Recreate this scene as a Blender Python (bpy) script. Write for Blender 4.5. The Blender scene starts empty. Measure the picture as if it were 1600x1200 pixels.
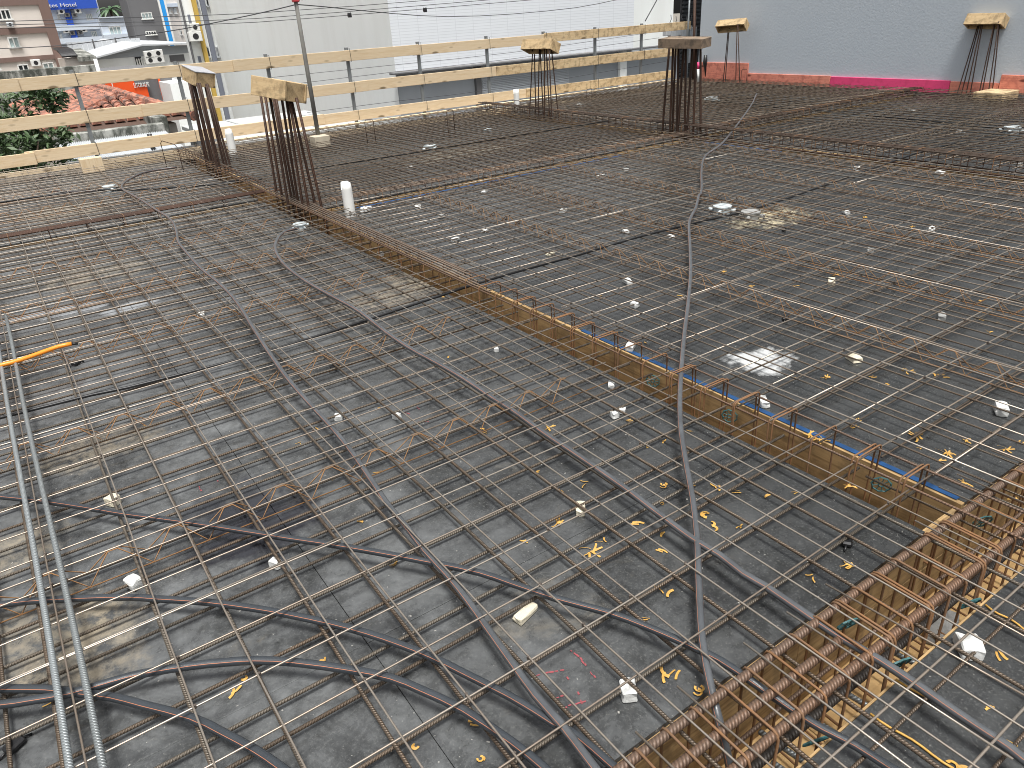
import bpy, bmesh, math, random
from mathutils import Vector, Matrix
R = math.radians
rnd = random.Random(7)
S = bpy.context.scene
COL = S.collection

# ------------------------------------------------------------------ camera
CF, PITCH, ROLL, YAW, CH = 1146.18, R(26.936), R(-3.563), R(56.647), 1.70
cy, sy, cp, sp = math.cos(YAW), math.sin(YAW), math.cos(PITCH), math.sin(PITCH)
Fw = Vector((cy*cp, sy*cp, -sp)); R0 = Vector((sy, -cy, 0)); U0 = R0.cross(Fw)
Rt = math.cos(ROLL)*R0 + math.sin(ROLL)*U0; Up = Rt.cross(Fw)
CAM = Vector((0, 0, CH))
cam = bpy.data.cameras.new('camera'); co = bpy.data.objects.new('camera', cam); COL.objects.link(co)
m = Matrix.Identity(4)
for i in range(3):
    m[i][0] = Rt[i]; m[i][1] = Up[i]; m[i][2] = -Fw[i]; m[i][3] = CAM[i]
co.matrix_world = m
cam.sensor_width = 36; cam.lens = CF/1600*36; cam.clip_start = .05; cam.clip_end = 2000
S.camera = co
# ------------------------------------------------------------------ light
SUN_EL, SUN_AZ = R(72), R(200)
w = bpy.data.worlds.new('World'); S.world = w; w.use_nodes = True
nt = w.node_tree; nt.nodes.clear()
sk = nt.nodes.new('ShaderNodeTexSky'); sk.sky_type = 'NISHITA'; sk.sun_disc = False
sk.sun_elevation = SUN_EL; sk.sun_rotation = SUN_AZ; sk.dust_density = 6; sk.air_density = 1.2; sk.ozone_density = .6
hs = nt.nodes.new('ShaderNodeHueSaturation'); hs.inputs['Saturation'].default_value = .20
bg = nt.nodes.new('ShaderNodeBackground'); bg.inputs[1].default_value = .05
wo = nt.nodes.new('ShaderNodeOutputWorld')
nt.links.new(sk.outputs[0], hs.inputs['Color']); nt.links.new(hs.outputs[0], bg.inputs[0]); nt.links.new(bg.outputs[0], wo.inputs[0])
sl = bpy.data.lights.new('sun', 'SUN'); sl.energy = 1.5; sl.angle = R(15); sl.color = (1, .985, .95)
so = bpy.data.objects.new('sun', sl); COL.objects.link(so)
# sky azimuth: rotation measured from +Y clockwise
sd = Vector((math.sin(SUN_AZ)*math.cos(SUN_EL), math.cos(SUN_AZ)*math.cos(SUN_EL), math.sin(SUN_EL)))
so.rotation_euler = sd.to_track_quat('Z', 'Y').to_euler(); so.location = (0, 0, 30)
S.view_settings.view_transform = 'Standard'; S.view_settings.look = 'None'
S.view_settings.exposure = 1.56; S.view_settings.gamma = 1; S.view_settings.use_curve_mapping = False
S.render.engine = 'CYCLES'; S.cycles.filter_width = 1.0; S.cycles.max_bounces = 6; S.cycles.diffuse_bounces = 3; S.cycles.glossy_bounces = 3

# ------------------------------------------------------------------ surveying: a sight line met with a plane of the site (photo is 1600 x 1200)
def ray(px, py): return Fw + (px-800)/CF*Rt - (py-600)/CF*Up
def G(px, py, z=0.):
    d = ray(px, py); return CAM + d*((z-CAM.z)/d.z)
def AX(px, py, X):
    d = ray(px, py); return CAM + d*(X/d.x)
def AY(px, py, Y):
    d = ray(px, py); return CAM + d*(Y/d.y)
def AD(px, py, b):           # at the same level distance in front of the camera as point b
    d = ray(px, py); return CAM + d*((b.x*cy+b.y*sy)/(d.x*cy+d.y*sy))
def crop(ox, oy, s, L): return [(ox+a/s, oy+b/s) for a, b in L]

# ------------------------------------------------------------------ materials
def N(nt, t, **k):
    n = nt.nodes.new(t)
    for a, b in k.items(): setattr(n, a, b)
    return n
class M:
    def __init__(s, name, base=(.5, .5, .5), rough=.6, metal=0., spec=.5):
        s.m = bpy.data.materials.new(name); s.m.use_nodes = True; s.t = s.m.node_tree
        s.p = s.t.nodes['Principled BSDF']; s.p.inputs['Base Color'].default_value = (*base, 1)
        s.p.inputs['Roughness'].default_value = rough; s.p.inputs['Metallic'].default_value = metal
        s.p.inputs['Specular IOR Level'].default_value = spec
        s.col = None; s.base = base
    def link(s, a, b): s.t.links.new(a, b)
    def pos(s): return N(s.t, 'ShaderNodeNewGeometry').outputs['Position']
    def obj(s): return N(s.t, 'ShaderNodeTexCoord').outputs['Object']
    def uv(s): return N(s.t, 'ShaderNodeTexCoord').outputs['UV']
    def rand(s): return N(s.t, 'ShaderNodeObjectInfo').outputs['Random']
    def scale(s, v, sc, loc=(0, 0, 0)):
        n = N(s.t, 'ShaderNodeMapping'); n.inputs['Scale'].default_value = sc; n.inputs['Location'].default_value = loc
        s.link(v, n.inputs['Vector']); return n.outputs[0]
    def noise(s, v, sc, det=4, ro=.6, dist=0):
        n = N(s.t, 'ShaderNodeTexNoise'); n.inputs['Scale'].default_value = sc; n.inputs['Detail'].default_value = det
        n.inputs['Roughness'].default_value = ro; n.inputs['Distortion'].default_value = dist
        s.link(v, n.inputs['Vector']); return n.outputs[0]
    def wave(s, v, sc, dist=0, det=2, dirn='X', prof='SIN', ds=1.):
        n = N(s.t, 'ShaderNodeTexWave'); n.bands_direction = dirn; n.wave_profile = prof
        n.inputs['Scale'].default_value = sc; n.inputs['Distortion'].default_value = dist; n.inputs['Detail'].default_value = det
        n.inputs['Detail Scale'].default_value = ds
        s.link(v, n.inputs['Vector']); return n.outputs['Fac']
    def ramp(s, f, a, b, lo=0., hi=1.):
        n = N(s.t, 'ShaderNodeMapRange'); n.inputs[1].default_value = a; n.inputs[2].default_value = b
        n.inputs[3].default_value = lo; n.inputs[4].default_value = hi; s.link(f, n.inputs[0]); return n.outputs[0]
    def math(s, op, a, b=None):
        n = N(s.t, 'ShaderNodeMath', operation=op)
        for i, v in enumerate((a, b)):
            if v is None: continue
            if isinstance(v, (int, float)): n.inputs[i].default_value = v
            else: s.link(v, n.inputs[i])
        return n.outputs[0]
    def mix(s, f, c, blend='MIX'):
        n = N(s.t, 'ShaderNodeMix', data_type='RGBA', blend_type=blend)
        if isinstance(f, (int, float)): n.inputs[0].default_value = f
        else: s.link(f, n.inputs[0])
        if s.col is None: n.inputs[6].default_value = (*s.base, 1)
        else: s.link(s.col, n.inputs[6])
        if isinstance(c, tuple): n.inputs[7].default_value = (*c, 1)
        else: s.link(c, n.inputs[7])
        s.col = n.outputs[2]; s.link(s.col, s.p.inputs['Base Color']); return s
    def bump(s, h, st=.5, d=.01):
        n = N(s.t, 'ShaderNodeBump'); n.inputs['Strength'].default_value = st; n.inputs['Distance'].default_value = d
        s.link(h, n.inputs['Height']); s.link(n.outputs[0], s.p.inputs['Normal']); return s
    def rough(s, f): s.link(f, s.p.inputs['Roughness']); return s

def plain(name, c, rough=.6, var=.15, sc=6., metal=0., bump=0., spec=.5):
    a = M(name, c, rough, metal, spec); v = a.obj()
    a.mix(a.ramp(a.noise(v, sc, 5), .35, .75, 0, var), tuple(x*.35 for x in c))
    if bump: a.bump(a.noise(v, sc*12, 3), bump, .004)
    return a.m

def steel(name, c, rust, rib=0., rough=.5, metal=.35, rustamt=.5, clen=1.2):
    a = M(name, c, rough, metal); uv = a.uv()
    r1 = a.noise(a.scale(uv, (clen, 10, 1)), 2.2, 5, .65)
    off = a.math('MULTIPLY', a.rand(), .35)
    a.mix(a.ramp(a.math('ADD', r1, off), .55, .85, 0, rustamt), rust)
    a.mix(a.ramp(a.noise(a.scale(uv, (60, 60, 1)), 3, 2), .5, .8, 0, .35), tuple(x*.4 for x in c))
    a.mix(a.math('MULTIPLY', a.rand(), .35), tuple(x*.55 for x in c))
    if rib:
        mp = a.scale(uv, (1, .45, 0)); wv = a.wave(mp, .628/rib, 0, 0, 'DIAGONAL')
        a.mix(a.ramp(wv, .0, .5, .5, 0), tuple(x*.3 for x in c))
        a.bump(wv, .8, .0022)
    return a.m

THIN = steel('wire_mesh_steel', (.36, .318, .27), (.22, .125, .065), 0, .36, .6, .45)
RIB = steel('ribbed_steel', (.14, .119, .094), (.16, .085, .04), .0085, .45, .35, .5)
RIBR = steel('ribbed_brown_steel', (.125, .10, .076), (.15, .08, .038), .0085, .45, .35, .5)
FAR_T = steel('weathered_mesh_steel', (.20, .162, .122), (.13, .075, .04), 0, .42, .5, .55)
FAR_K = steel('weathered_rebar_steel', (.065, .048, .036), (.08, .042, .022), 0, .55, .25, .6)
RUST = steel('rusty_stirrup_steel', (.17, .095, .05), (.30, .135, .045), 0, .75, .1, .7, 7)
RUSTB = steel('rusty_thick_bar', (.15, .10, .072), (.24, .11, .048), .0115, .55, .3, .5)
BEAMB = steel('beam_top_bar', (.20, .155, .12), (.17, .085, .04), .010, .5, .35, .5)
DARKB = steel('dark_thick_bar', (.05, .042, .036), (.08, .045, .03), .0115, .55, .2, .5)
GALV = steel('pale_thick_bar', (.34, .37, .38), (.22, .23, .22), .0105, .4, .45, .5)
COLB = steel('column_bar_steel', (.052, .025, .015), (.11, .045, .02), .012, .6, .15, .6)
GIRD = steel('rusty_lattice_wire', (.23, .125, .055), (.33, .155, .05), 0, .7, .1, .7, 5)

def wood(name, c, dark, ax, knots=True, rough=.7, grain=1., stain=0., scol=(.05, .045, .04)):
    a = M(name, c, rough, 0, .3); o = a.obj()
    sc = [14, 14, 14]; sc[ax] = 1.0
    n1 = a.noise(a.scale(o, tuple(sc)), 2.5, 6, .6, 1.2)
    off = a.rand()
    a.mix(a.ramp(n1, .42, .68, 0, .55*grain), dark)
    sc2 = [90, 90, 90]; sc2[ax] = 2.2
    a.mix(a.ramp(a.noise(a.scale(o, tuple(sc2)), 1.5, 3), .5, .75, 0, .35), dark)
    a.mix(a.math('MULTIPLY', off, .28), tuple(x*.62 for x in c))
    if knots:
        sc3 = [7., 7., 7.]; sc3[ax] = 2.4
        v = N(a.t, 'ShaderNodeTexVoronoi'); v.inputs['Scale'].default_value = 1.
        a.link(a.scale(o, tuple(sc3)), v.inputs['Vector'])
        a.mix(a.ramp(v.outputs['Distance'], .10, .20, .85, 0), tuple(x*.25 for x in dark))
    if stain:
        a.mix(a.ramp(a.noise(o, 9, 5, .7), .48, .62, 0, stain), scol)
    a.bump(n1, .25, .002)
    return a.m
PINE = {i: wood('pine_board_%s' % 'xyz'[i], (.71, .575, .395), (.54, .37, .19), i) for i in range(3)}
PINEOLD = {i: wood('speckled_pine_board_%s' % 'xyz'[i], (.62, .48, .29), (.40, .25, .12), i, True, .75, 1., .55, (.16, .11, .06)) for i in range(3)}
CAPW = wood('cap_board', (.58, .43, .245), (.36, .23, .11), 0, True, .7, 1.2, .5, (.12, .09, .05))
CAPOLD = wood('weathered_cap_board', (.27, .20, .14), (.14, .10, .07), 0, True, .8, 1., .6, (.05, .045, .04))
CAPTOP = plain('cap_grey_film', (.42, .42, .44), .4, .4, 9)
FORM = {i: wood('formwork_board_%s' % 'xyz'[i], (.47, .315, .15), (.17, .10, .042), i, False, .75, 1.7, .55, (.15, .105, .055)) for i in range(3)}
SOFF = wood('formwork_soffit', (.60, .40, .185), (.42, .25, .10), 0, False, .7, 1., .35, (.32, .20, .09))

def deckmat():
    a = M('film_faced_plywood', (.018, .0187, .0185), .4, 0, .5); p = a.pos()
    rn = a.rand()
    a.mix(a.math('MULTIPLY', rn, .6), (.030, .031, .031))
    # left bay paler: cement dust, plus bluish sky sheen put into the colour
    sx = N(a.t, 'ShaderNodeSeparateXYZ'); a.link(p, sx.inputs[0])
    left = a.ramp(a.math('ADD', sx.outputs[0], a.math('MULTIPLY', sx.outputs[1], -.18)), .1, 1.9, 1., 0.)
    n1 = a.noise(p, 1.7, 7, .68, .6)
    n2 = a.noise(p, 11, 8, .75, .3)
    n3 = a.noise(p, 110, 4, .8)
    n4 = a.noise(p, 3.6, 8, .72, .8)
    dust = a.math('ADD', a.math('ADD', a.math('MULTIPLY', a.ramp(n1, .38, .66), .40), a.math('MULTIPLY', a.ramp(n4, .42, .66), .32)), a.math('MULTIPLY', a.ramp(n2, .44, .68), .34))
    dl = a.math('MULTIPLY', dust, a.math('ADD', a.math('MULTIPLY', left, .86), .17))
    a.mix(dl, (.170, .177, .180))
    a.mix(a.ramp(a.noise(p, 6.5, 7, .7, .5), .56, .70, 0, .55), (.020, .020, .022))
    # sandy smears
    sand = a.noise(a.scale(p, (.8, 1.5, 1)), 1.5, 6, .7, 1.0)
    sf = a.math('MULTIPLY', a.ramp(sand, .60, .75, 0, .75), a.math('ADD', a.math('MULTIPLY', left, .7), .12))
    a.mix(a.math('MULTIPLY', sf, a.ramp(n2, .38, .55)), (.27, .225, .155))
    # pale specks and grit
    a.mix(a.ramp(n3, .54, .72, 0, .5), (.21, .21, .20))
    a.mix(a.ramp(a.noise(p, 60, 2, .5), .72, .76, 0, .6), (.5, .48, .44))
    def blob(c, rx, ry, sc=5., amt=1.):
        mp = N(a.t, 'ShaderNodeMapping'); mp.vector_type = 'TEXTURE'; mp.inputs['Location'].default_value = (c.x, c.y, 0); mp.inputs['Scale'].default_value = (rx, ry, 1000)
        a.link(p, mp.inputs['Vector'])
        l = N(a.t, 'ShaderNodeVectorMath', operation='LENGTH'); a.link(mp.outputs[0], l.inputs[0])
        return a.ramp(a.math('ADD', l.outputs['Value'], a.math('MULTIPLY', a.math('SUBTRACT', a.noise(p, sc, 6, .7), .5), 2.2)), .55, .95, amt, 0.)
    # plaster splash, sawdust, sandy heaps
    pl = blob(G(1188, 563), .19, .17, 8, .8)
    a.mix(pl, (.56, .57, .57))
    a.mix(a.math('MULTIPLY', blob(G(1205, 340), .45, .30, 6), a.ramp(n2, .42, .6)), (.60, .52, .35))
    for (x, y, rx, ry) in ((150, 700, .3, .2), (60, 990, .25, .25), (620, 460, .5, .25), (660, 430, .4, .3), (150, 430, .5, .35), (140, 1010, .2, .25), (720, 240, 1.2, .5), (100, 330, .6, .5), (20, 860, .2, .2)):
        a.mix(a.math('MULTIPLY', blob(G(x, y), rx, ry, 5, .7), a.ramp(n2, .40, .62)), (.29, .245, .175))
    for (x, y, rx, ry) in ((110, 485, .35, .12), (200, 480, .25, .12), (60, 490, .25, .1)):  # pale bluish patches: sky reflections painted on the left deck
        a.mix(blob(G(x, y), rx, ry, 6, .55), (.42, .44, .46))
    wet = blob(G(390, 815), .30, .34, 4.5)
    a.mix(a.math('MULTIPLY', wet, .85), (.017, .0175, .023))
    rr = a.math('ADD', a.math('ADD', .13, a.math('MULTIPLY', dust, .24)), a.math('MULTIPLY', n2, .12))
    rr = a.math('MULTIPLY', rr, a.math('SUBTRACT', 1., a.math('MULTIPLY', wet, .7)))
    a.rough(rr)
    a.bump(a.math('ADD', n2, a.math('MULTIPLY', n3, .3)), .12, .003)
    return a.m
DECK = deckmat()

def wallm(name, c, stain=(.3, .3, .28), amt=.2, bump=.0, rough=.8, vsc=(1, 1, .25), sc=1.2, bsc=60):
    a = M(name, c, rough, 0, .3); p = a.pos()
    a.mix(a.ramp(a.noise(a.scale(p, vsc), sc, 6, .65), .45, .75, 0, amt), stain)
    a.mix(a.ramp(a.noise(p, .35, 3), .4, .7, 0, .1), tuple(x*.8 for x in c))
    if bump: a.bump(a.noise(p, bsc, 5, .7), bump, .02)
    return a.m
GREYW = wallm('grey_stucco', (.50, .555, .61), (.56, .61, .655), .35, .25, .85, (1, 1, 1), 1.1, 26)
WHITEW = wallm('white_render', (.89, .915, .90), (.66, .66, .62), .3, .05)
TILEW = wallm('small_pale_tile', (.66, .68, .74), (.58, .6, .66), .2, 0)
SHADEW = wallm('shaded_render', (.42, .45, .48), (.3, .32, .34), .25)  # greyed render, shade under ledge and eaves put into the colour
CREAM = wallm('cream_render', (.72, .66, .60), (.55, .5, .45), .25)
BROWNP = wallm('brown_paint', (.20, .135, .115), (.15, .1, .08), .2)
HOTELW = wallm('hotel_white', (.62, .68, .76), (.5, .55, .62), .2)
BLUEP = wallm('hotel_blue', (.035, .10, .50), (.03, .08, .4), .1, 0, .5)
SKYBLUE = wallm('sky_blue_paint', (.03, .30, .72), (.03, .25, .6), .1, 0, .5)
DGREY = wallm('dark_grey_paint', (.145, .145, .15), (.11, .11, .115), .2)
YELP = wallm('yellow_paint', (.56, .38, .09), (.45, .3, .08), .2)
BLUEGREY = wallm('blue_grey_tile', (.20, .215, .26), (.15, .16, .2), .2)
ORANGE = wallm('orange_sign', (.78, .095, .02), (.6, .08, .02), .1, 0, .45)
MOSS = M('mossy_concrete', (.40, .40, .37), .9, 0, .3); mp_ = MOSS.pos()
MOSS.mix(MOSS.ramp(MOSS.noise(MOSS.scale(mp_, (1, 1, .5)), 2.2, 7, .72), .40, .56, 0, .92), (.04, .045, .036)).mix(MOSS.ramp(MOSS.noise(mp_, 7, 5, .7), .55, .7, 0, .5), (.30, .30, .27)); MOSS = MOSS.m
ZINC = wallm('zinc_sheet', (.52, .54, .56), (.38, .39, .4), .3, 0, .5)
DARKM = plain('dark_metal', (.02, .02, .022), .5)
GLASS = plain('window_glass', (.055, .065, .07), .12, .2, 1.)
CURT = plain('curtained_glass', (.50, .60, .60), .25, .3, 3.)
WHITEP = plain('white_plastic', (.78, .78, .75), .45, .12, 8)
GREYM = plain('grey_post_metal', (.25, .27, .28), .5, .3, 10, .4)
BLACKP = plain('black_plastic', (.012, .012, .013), .4)
COND = plain('black_conduit', (.036, .042, .049), .36, .35, 18, 0, .15, .5)
CONDG = plain('dusty_conduit', (.18, .175, .175), .55, .4, 14)
STRIPE = plain('conduit_stripe', (.50, .19, .10), .5, .1)
CONDP = plain('pale_conduit', (.082, .088, .095), .33, .6, 11, 0, .15, .5)
ORANGEP = plain('orange_conduit', (.85, .27, .02), .4, .15, 10)
BLUET = plain('blue_tape', (.009, .060, .175), .5, .9, 14)
FOAM = plain('white_block', (.66, .665, .645), .8, .6, 26, 0, .4)
CREAMB = plain('cream_block', (.62, .57, .44), .8, .3, 16, 0, .4)
CONCB = plain('concrete_block', (.30, .30, .29), .85, .5, 22, 0, .5)
YEL = plain('yellow_scrap', (.60, .34, .075), .6, .5, 40)
TEAL = plain('teal_plastic', (.045, .14, .15), .5, .2)
BOXG = plain('pale_box_plastic', (.50, .55, .56), .4, .25, 9)
PINKP = wood('pink_board', (.92, .09, .25), (.75, .06, .19), 1, False, .6, .6, .3, (.45, .05, .1))
CORALP = wood('coral_board', (.86, .33, .235), (.45, .10, .08), 1, True, .65, 1., .5, (.35, .10, .08))
RED = plain('red_paint', (.5, .05, .06), .5)
REDMARK = plain('red_chalk', (.30, .07, .08), .9, .5, 60)
TIE = plain('tie_wire', (.07, .055, .045), .6)
SAND = plain('ground_soil', (.22, .2, .17), .95, .4, .4)
TILE = M('clay_tile', (.44, .195, .13), .85)
vz_ = N(TILE.t, 'ShaderNodeTexVoronoi'); vz_.inputs['Scale'].default_value = 4.2; TILE.link(TILE.pos(), vz_.inputs['Vector']); sr_ = N(TILE.t, 'ShaderNodeSeparateColor'); TILE.link(vz_.outputs['Color'], sr_.inputs[0])
TILE.mix(TILE.math('MULTIPLY', sr_.outputs[0], .8), (.30, .105, .065)).mix(TILE.ramp(sr_.outputs[1], .6, 1., 0, .5), (.55, .30, .22)).mix(TILE.ramp(TILE.noise(TILE.pos(), 5, 6, .7), .44, .60, 0, .9), (.085, .062, .055))
TILE = TILE.m
TILEGAP = plain('tile_gap_shade', (.085, .05, .036), .9)  # dark brown roof base, painted as the shadow in gaps between tiles
leafA = M('leaf_green', (.045, .085, .03), .5); leafA.mix(leafA.ramp(leafA.noise(leafA.pos(), 3, 3), .35, .7), (.085, .13, .055)); LEAF = leafA.m
leafB = M('palm_green', (.06, .12, .05), .5); PALM = leafB.m
BARK = plain('bark', (.10, .07, .05), .9, .4, 8)

# ------------------------------------------------------------------ builders
ORG = {}                                   # world position of every un-rotated parent
def thing(name, label, cat, loc, group=None, kind=None):
    o = bpy.data.objects.new(name, None); COL.objects.link(o); o.location = loc; o.empty_display_size = .1
    ORG[o] = Vector(loc); tag(o, label, cat, group, kind); return o
def tag(o, label=None, cat=None, group=None, kind=None):
    if label: o['label'] = label
    if cat: o['category'] = cat
    if group: o['group'] = group
    if kind: o['kind'] = kind
    return o
def mk(name, V, Fc, mat, parent=None, org=None, mi=None, uv=None, smooth=False):
    """one mesh object from world vertices; its origin at org or at its parent"""
    pw = ORG.get(parent, Vector((0, 0, 0))) if parent else Vector((0, 0, 0))
    o = Vector(org) if org is not None else (pw if parent else Vector(V[0]))
    me = bpy.data.meshes.new(name)
    me.from_pydata([(v[0]-o.x, v[1]-o.y, v[2]-o.z) for v in V], [], Fc)
    for mt in (mat if isinstance(mat, (list, tuple)) else [mat]): me.materials.append(mt)
    if mi: me.polygons.foreach_set('material_index', mi)
    if uv is not None:
        l = me.uv_layers.new(name='UVMap'); l.data.foreach_set('uv', uv)
    if smooth: me.polygons.foreach_set('use_smooth', [True]*len(me.polygons))
    ob = bpy.data.objects.new(name, me); COL.objects.link(ob)
    if parent: ob.parent = parent
    ob.location = o-pw; ORG[ob] = o
    return ob
def tube_data(pts, r, n=6, closed=False, angs=None, cap=True):
    P = [Vector(p) for p in pts]; V = []; F = []; UV = []; MI = []
    angs = angs or [2*math.pi*k/n for k in range(n)]; n = len(angs)
    T = []
    for i in range(len(P)):
        a = P[i-1] if (i > 0 or closed) else P[i]; b = P[(i+1) % len(P)] if (i < len(P)-1 or closed) else P[i]
        T.append((b-a).normalized())
    up = Vector((0, 0, 1)) if abs(T[0].z) < .9 else Vector((1, 0, 0))
    nn = (up - T[0]*up.dot(T[0])).normalized(); L = 0; Ls = []
    for i, p in enumerate(P):
        if i: L += (p-P[i-1]).length
        Ls.append(L)
        nn = (nn - T[i]*nn.dot(T[i])).normalized(); bb = T[i].cross(nn)
        rr = r[i] if isinstance(r, (list, tuple)) else r
        for a in angs: V.append(p + (nn*math.cos(a) + bb*math.sin(a))*rr)
    m = len(P); segs = m if closed else m-1; rc = (r[0] if isinstance(r, (list, tuple)) else r)
    for i in range(segs):
        j = (i+1) % m; l0 = Ls[i]; l1 = Ls[j] if j else Ls[i]+(P[0]-P[i]).length
        for k in range(n):
            k2 = (k+1) % n
            F.append((i*n+k, i*n+k2, j*n+k2, j*n+k)); a0 = angs[k]*rc; a1 = (angs[k2] if k2 else angs[0]+2*math.pi)*rc
            UV += [l0, a0, l0, a1, l1, a1, l1, a0]; MI.append(k)
    if not closed and cap:
        F.append(tuple(range(n-1, -1, -1))); UV += [0, 0]*n; MI.append(0)
        F.append(tuple((m-1)*n+k for k in range(n))); UV += [L, 0]*n; MI.append(0)
    return V, F, UV, MI
def tube(name, pts, r, mat, parent=None, n=6, closed=False, org=None):
    V, F, UV, _ = tube_data(pts, r, n, closed)
    return mk(name, V, F, mat, parent, org, None, UV, n > 4)
class MB:                                   # several shapes, ONE mesh object
    def __init__(s): s.V = []; s.F = []; s.UV = []
    def add(s, V, F, UV=None):
        b = len(s.V); s.V += [Vector(v) for v in V]; s.F += [tuple(i+b for i in f) for f in F]
        s.UV += UV if UV else [0.]*(2*sum(len(f) for f in F)); return s
    def tube(s, pts, r, n=5, closed=False):
        V, F, UV, _ = tube_data(pts, r, n, closed); return s.add(V, F, UV)
    def box(s, c, d, rot=None):
        V = [Vector((sx*d[0]/2, sy_*d[1]/2, sz*d[2]/2)) for sx in (-1, 1) for sy_ in (-1, 1) for sz in (-1, 1)]
        if rot is not None: V = [rot @ v for v in V]
        return s.add([v+Vector(c) for v in V], [(0, 1, 3, 2), (4, 6, 7, 5), (0, 4, 5, 1), (2, 3, 7, 6), (0, 2, 6, 4), (1, 5, 7, 3)])
    def build(s, name, mat, parent=None, org=None, smooth=False): return mk(name, s.V, s.F, mat, parent, org, None, s.UV, smooth)
def cbox(name, c, d, mat, parent=None, b=.004, rot=None, local=False):
    """box with worn (chamfered) edges; rot: Matrix 3x3"""
    bm = bmesh.new(); bmesh.ops.create_cube(bm, size=1)
    for v in bm.verts: v.co = Vector((v.co.x*d[0], v.co.y*d[1], v.co.z*d[2]))
    if b: bmesh.ops.bevel(bm, geom=bm.edges[:], offset=min(b, min(d)*.3), segments=1, affect='EDGES')
    me = bpy.data.meshes.new(name); bm.to_mesh(me); bm.free(); me.materials.append(mat)
    ob = bpy.data.objects.new(name, me); COL.objects.link(ob)
    c = Vector(c)
    if parent: ob.parent = parent
    ob.location = c if local else c-(ORG.get(parent, Vector((0, 0, 0))) if parent else Vector((0, 0, 0)))
    if rot is not None: ob.rotation_euler = rot.to_euler()
    ORG[ob] = c; return ob
def span(name, a, b, mat, parent=None, bev=.004):      # axis-aligned box from corner a to corner b
    a = Vector(a); b = Vector(b)
    return cbox(name, (a+b)/2, [abs(b[i]-a[i]) for i in range(3)], mat, parent, bev)
def smooth_path(pts, step=.06):
    P = [Vector(p) for p in pts]; P = [P[0]*2-P[1]]+P+[P[-1]*2-P[-2]]; out = []
    for i in range(1, len(P)-2):
        a, b, c, d = P[i-1:i+3]; n = max(2, int((c-b).length/step))
        for k in range(n):
            t = k/n
            out.append(.5*((2*b)+(c-a)*t+(2*a-5*b+4*c-d)*t*t+(3*b-a-3*c+d)*t**3))
    out.append(P[-2]); return out

# ================================================================== SETTING
def plane(name, x0, x1, y0, y1, z, mat):
    o = mk(name, [(x0, y0, z), (x1, y0, z), (x1, y1, z), (x0, y1, z)], [(0, 1, 2, 3)], mat, None, (0, 0, z)); o['kind'] = 'structure'; return o
plane('ground', -400, 500, -200, 900, -8., SAND)

# formwork deck: film-faced panels between the beam troughs
TX0, TX1 = 2.285, 2.53          # trough running away from the camera
TY0, TY1 = .622, .905           # edge trough in the lower right
TL0, TL1 = 8.10, 8.33           # trough of the left bays
TR0, TR1 = 7.10, 7.35           # trough of the right bays
TF0, TF1 = 7.87, 8.12           # second trough running away
WX, DY = 13.8, 12.15
deck = bpy.data.objects.new('formwork_deck', None); COL.objects.link(deck); deck['kind'] = 'structure'; ORG[deck] = Vector((0, 0, 0))
pm_cache = {}
def panels(x0, x1, y0, y1, px=2.2, py=1.1, ox=0., oy=0.):
    def cuts(a, b, s, o):
        c = [a]; t = a+s-o
        while t < b-.15: c.append(t); t += s
        return c+[b]
    X = cuts(x0, x1, px, ox); Y = cuts(y0, y1, py, oy)
    for i in range(len(X)-1):
        for j in range(len(Y)-1):
            dx, dy = X[i+1]-X[i]-.002, Y[j+1]-Y[j]-.002
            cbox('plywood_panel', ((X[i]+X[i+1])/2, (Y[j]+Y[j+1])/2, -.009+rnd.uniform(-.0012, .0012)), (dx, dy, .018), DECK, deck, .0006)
panels(-3.2, TX0, TY1, TL0, 2.2, 1.1, .7, .35)
panels(-3.2, TX0, TL1, DY, 2.2, 1.1, .7, .2)
panels(TX1+.024, TF0, TY1, TR0, 2.2, 1.1, .9, .5)
panels(TX1+.024, TF0, TR1, DY, 2.2, 1.1, .9, .1)
panels(TF1, WX-.02, TY1, TR0, 2.2, 1.1, .2, .5)
panels(TF1, WX-.02, TR1, DY, 2.2, 1.1, .2, .1)
panels(-3.2, WX-.02, -3.0, TY0-.007, 2.2, 1.1, .4, .3)
# joists under the panels so that the joints stay dark
for (x0, x1, y0, y1) in ((-3.2, TX0-.03, TY1+.03, TL0-.03), (-3.2, TX0-.03, TL1+.03, DY), (TX1+.03, TF0-.03, TY1+.03, TR0-.03), (TX1+.03, TF0-.03, TR1+.03, DY), (TF1+.03, WX-.05, TY1+.03, TR0-.03), (TF1+.03, WX-.05, TR1+.03, DY), (-3.2, WX-.05, -3.0, TY0-.03)):
    span('joist_layer', (x0, y0, -.10), (x1, y1, -.022), BLACKP, deck, 0)
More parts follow.
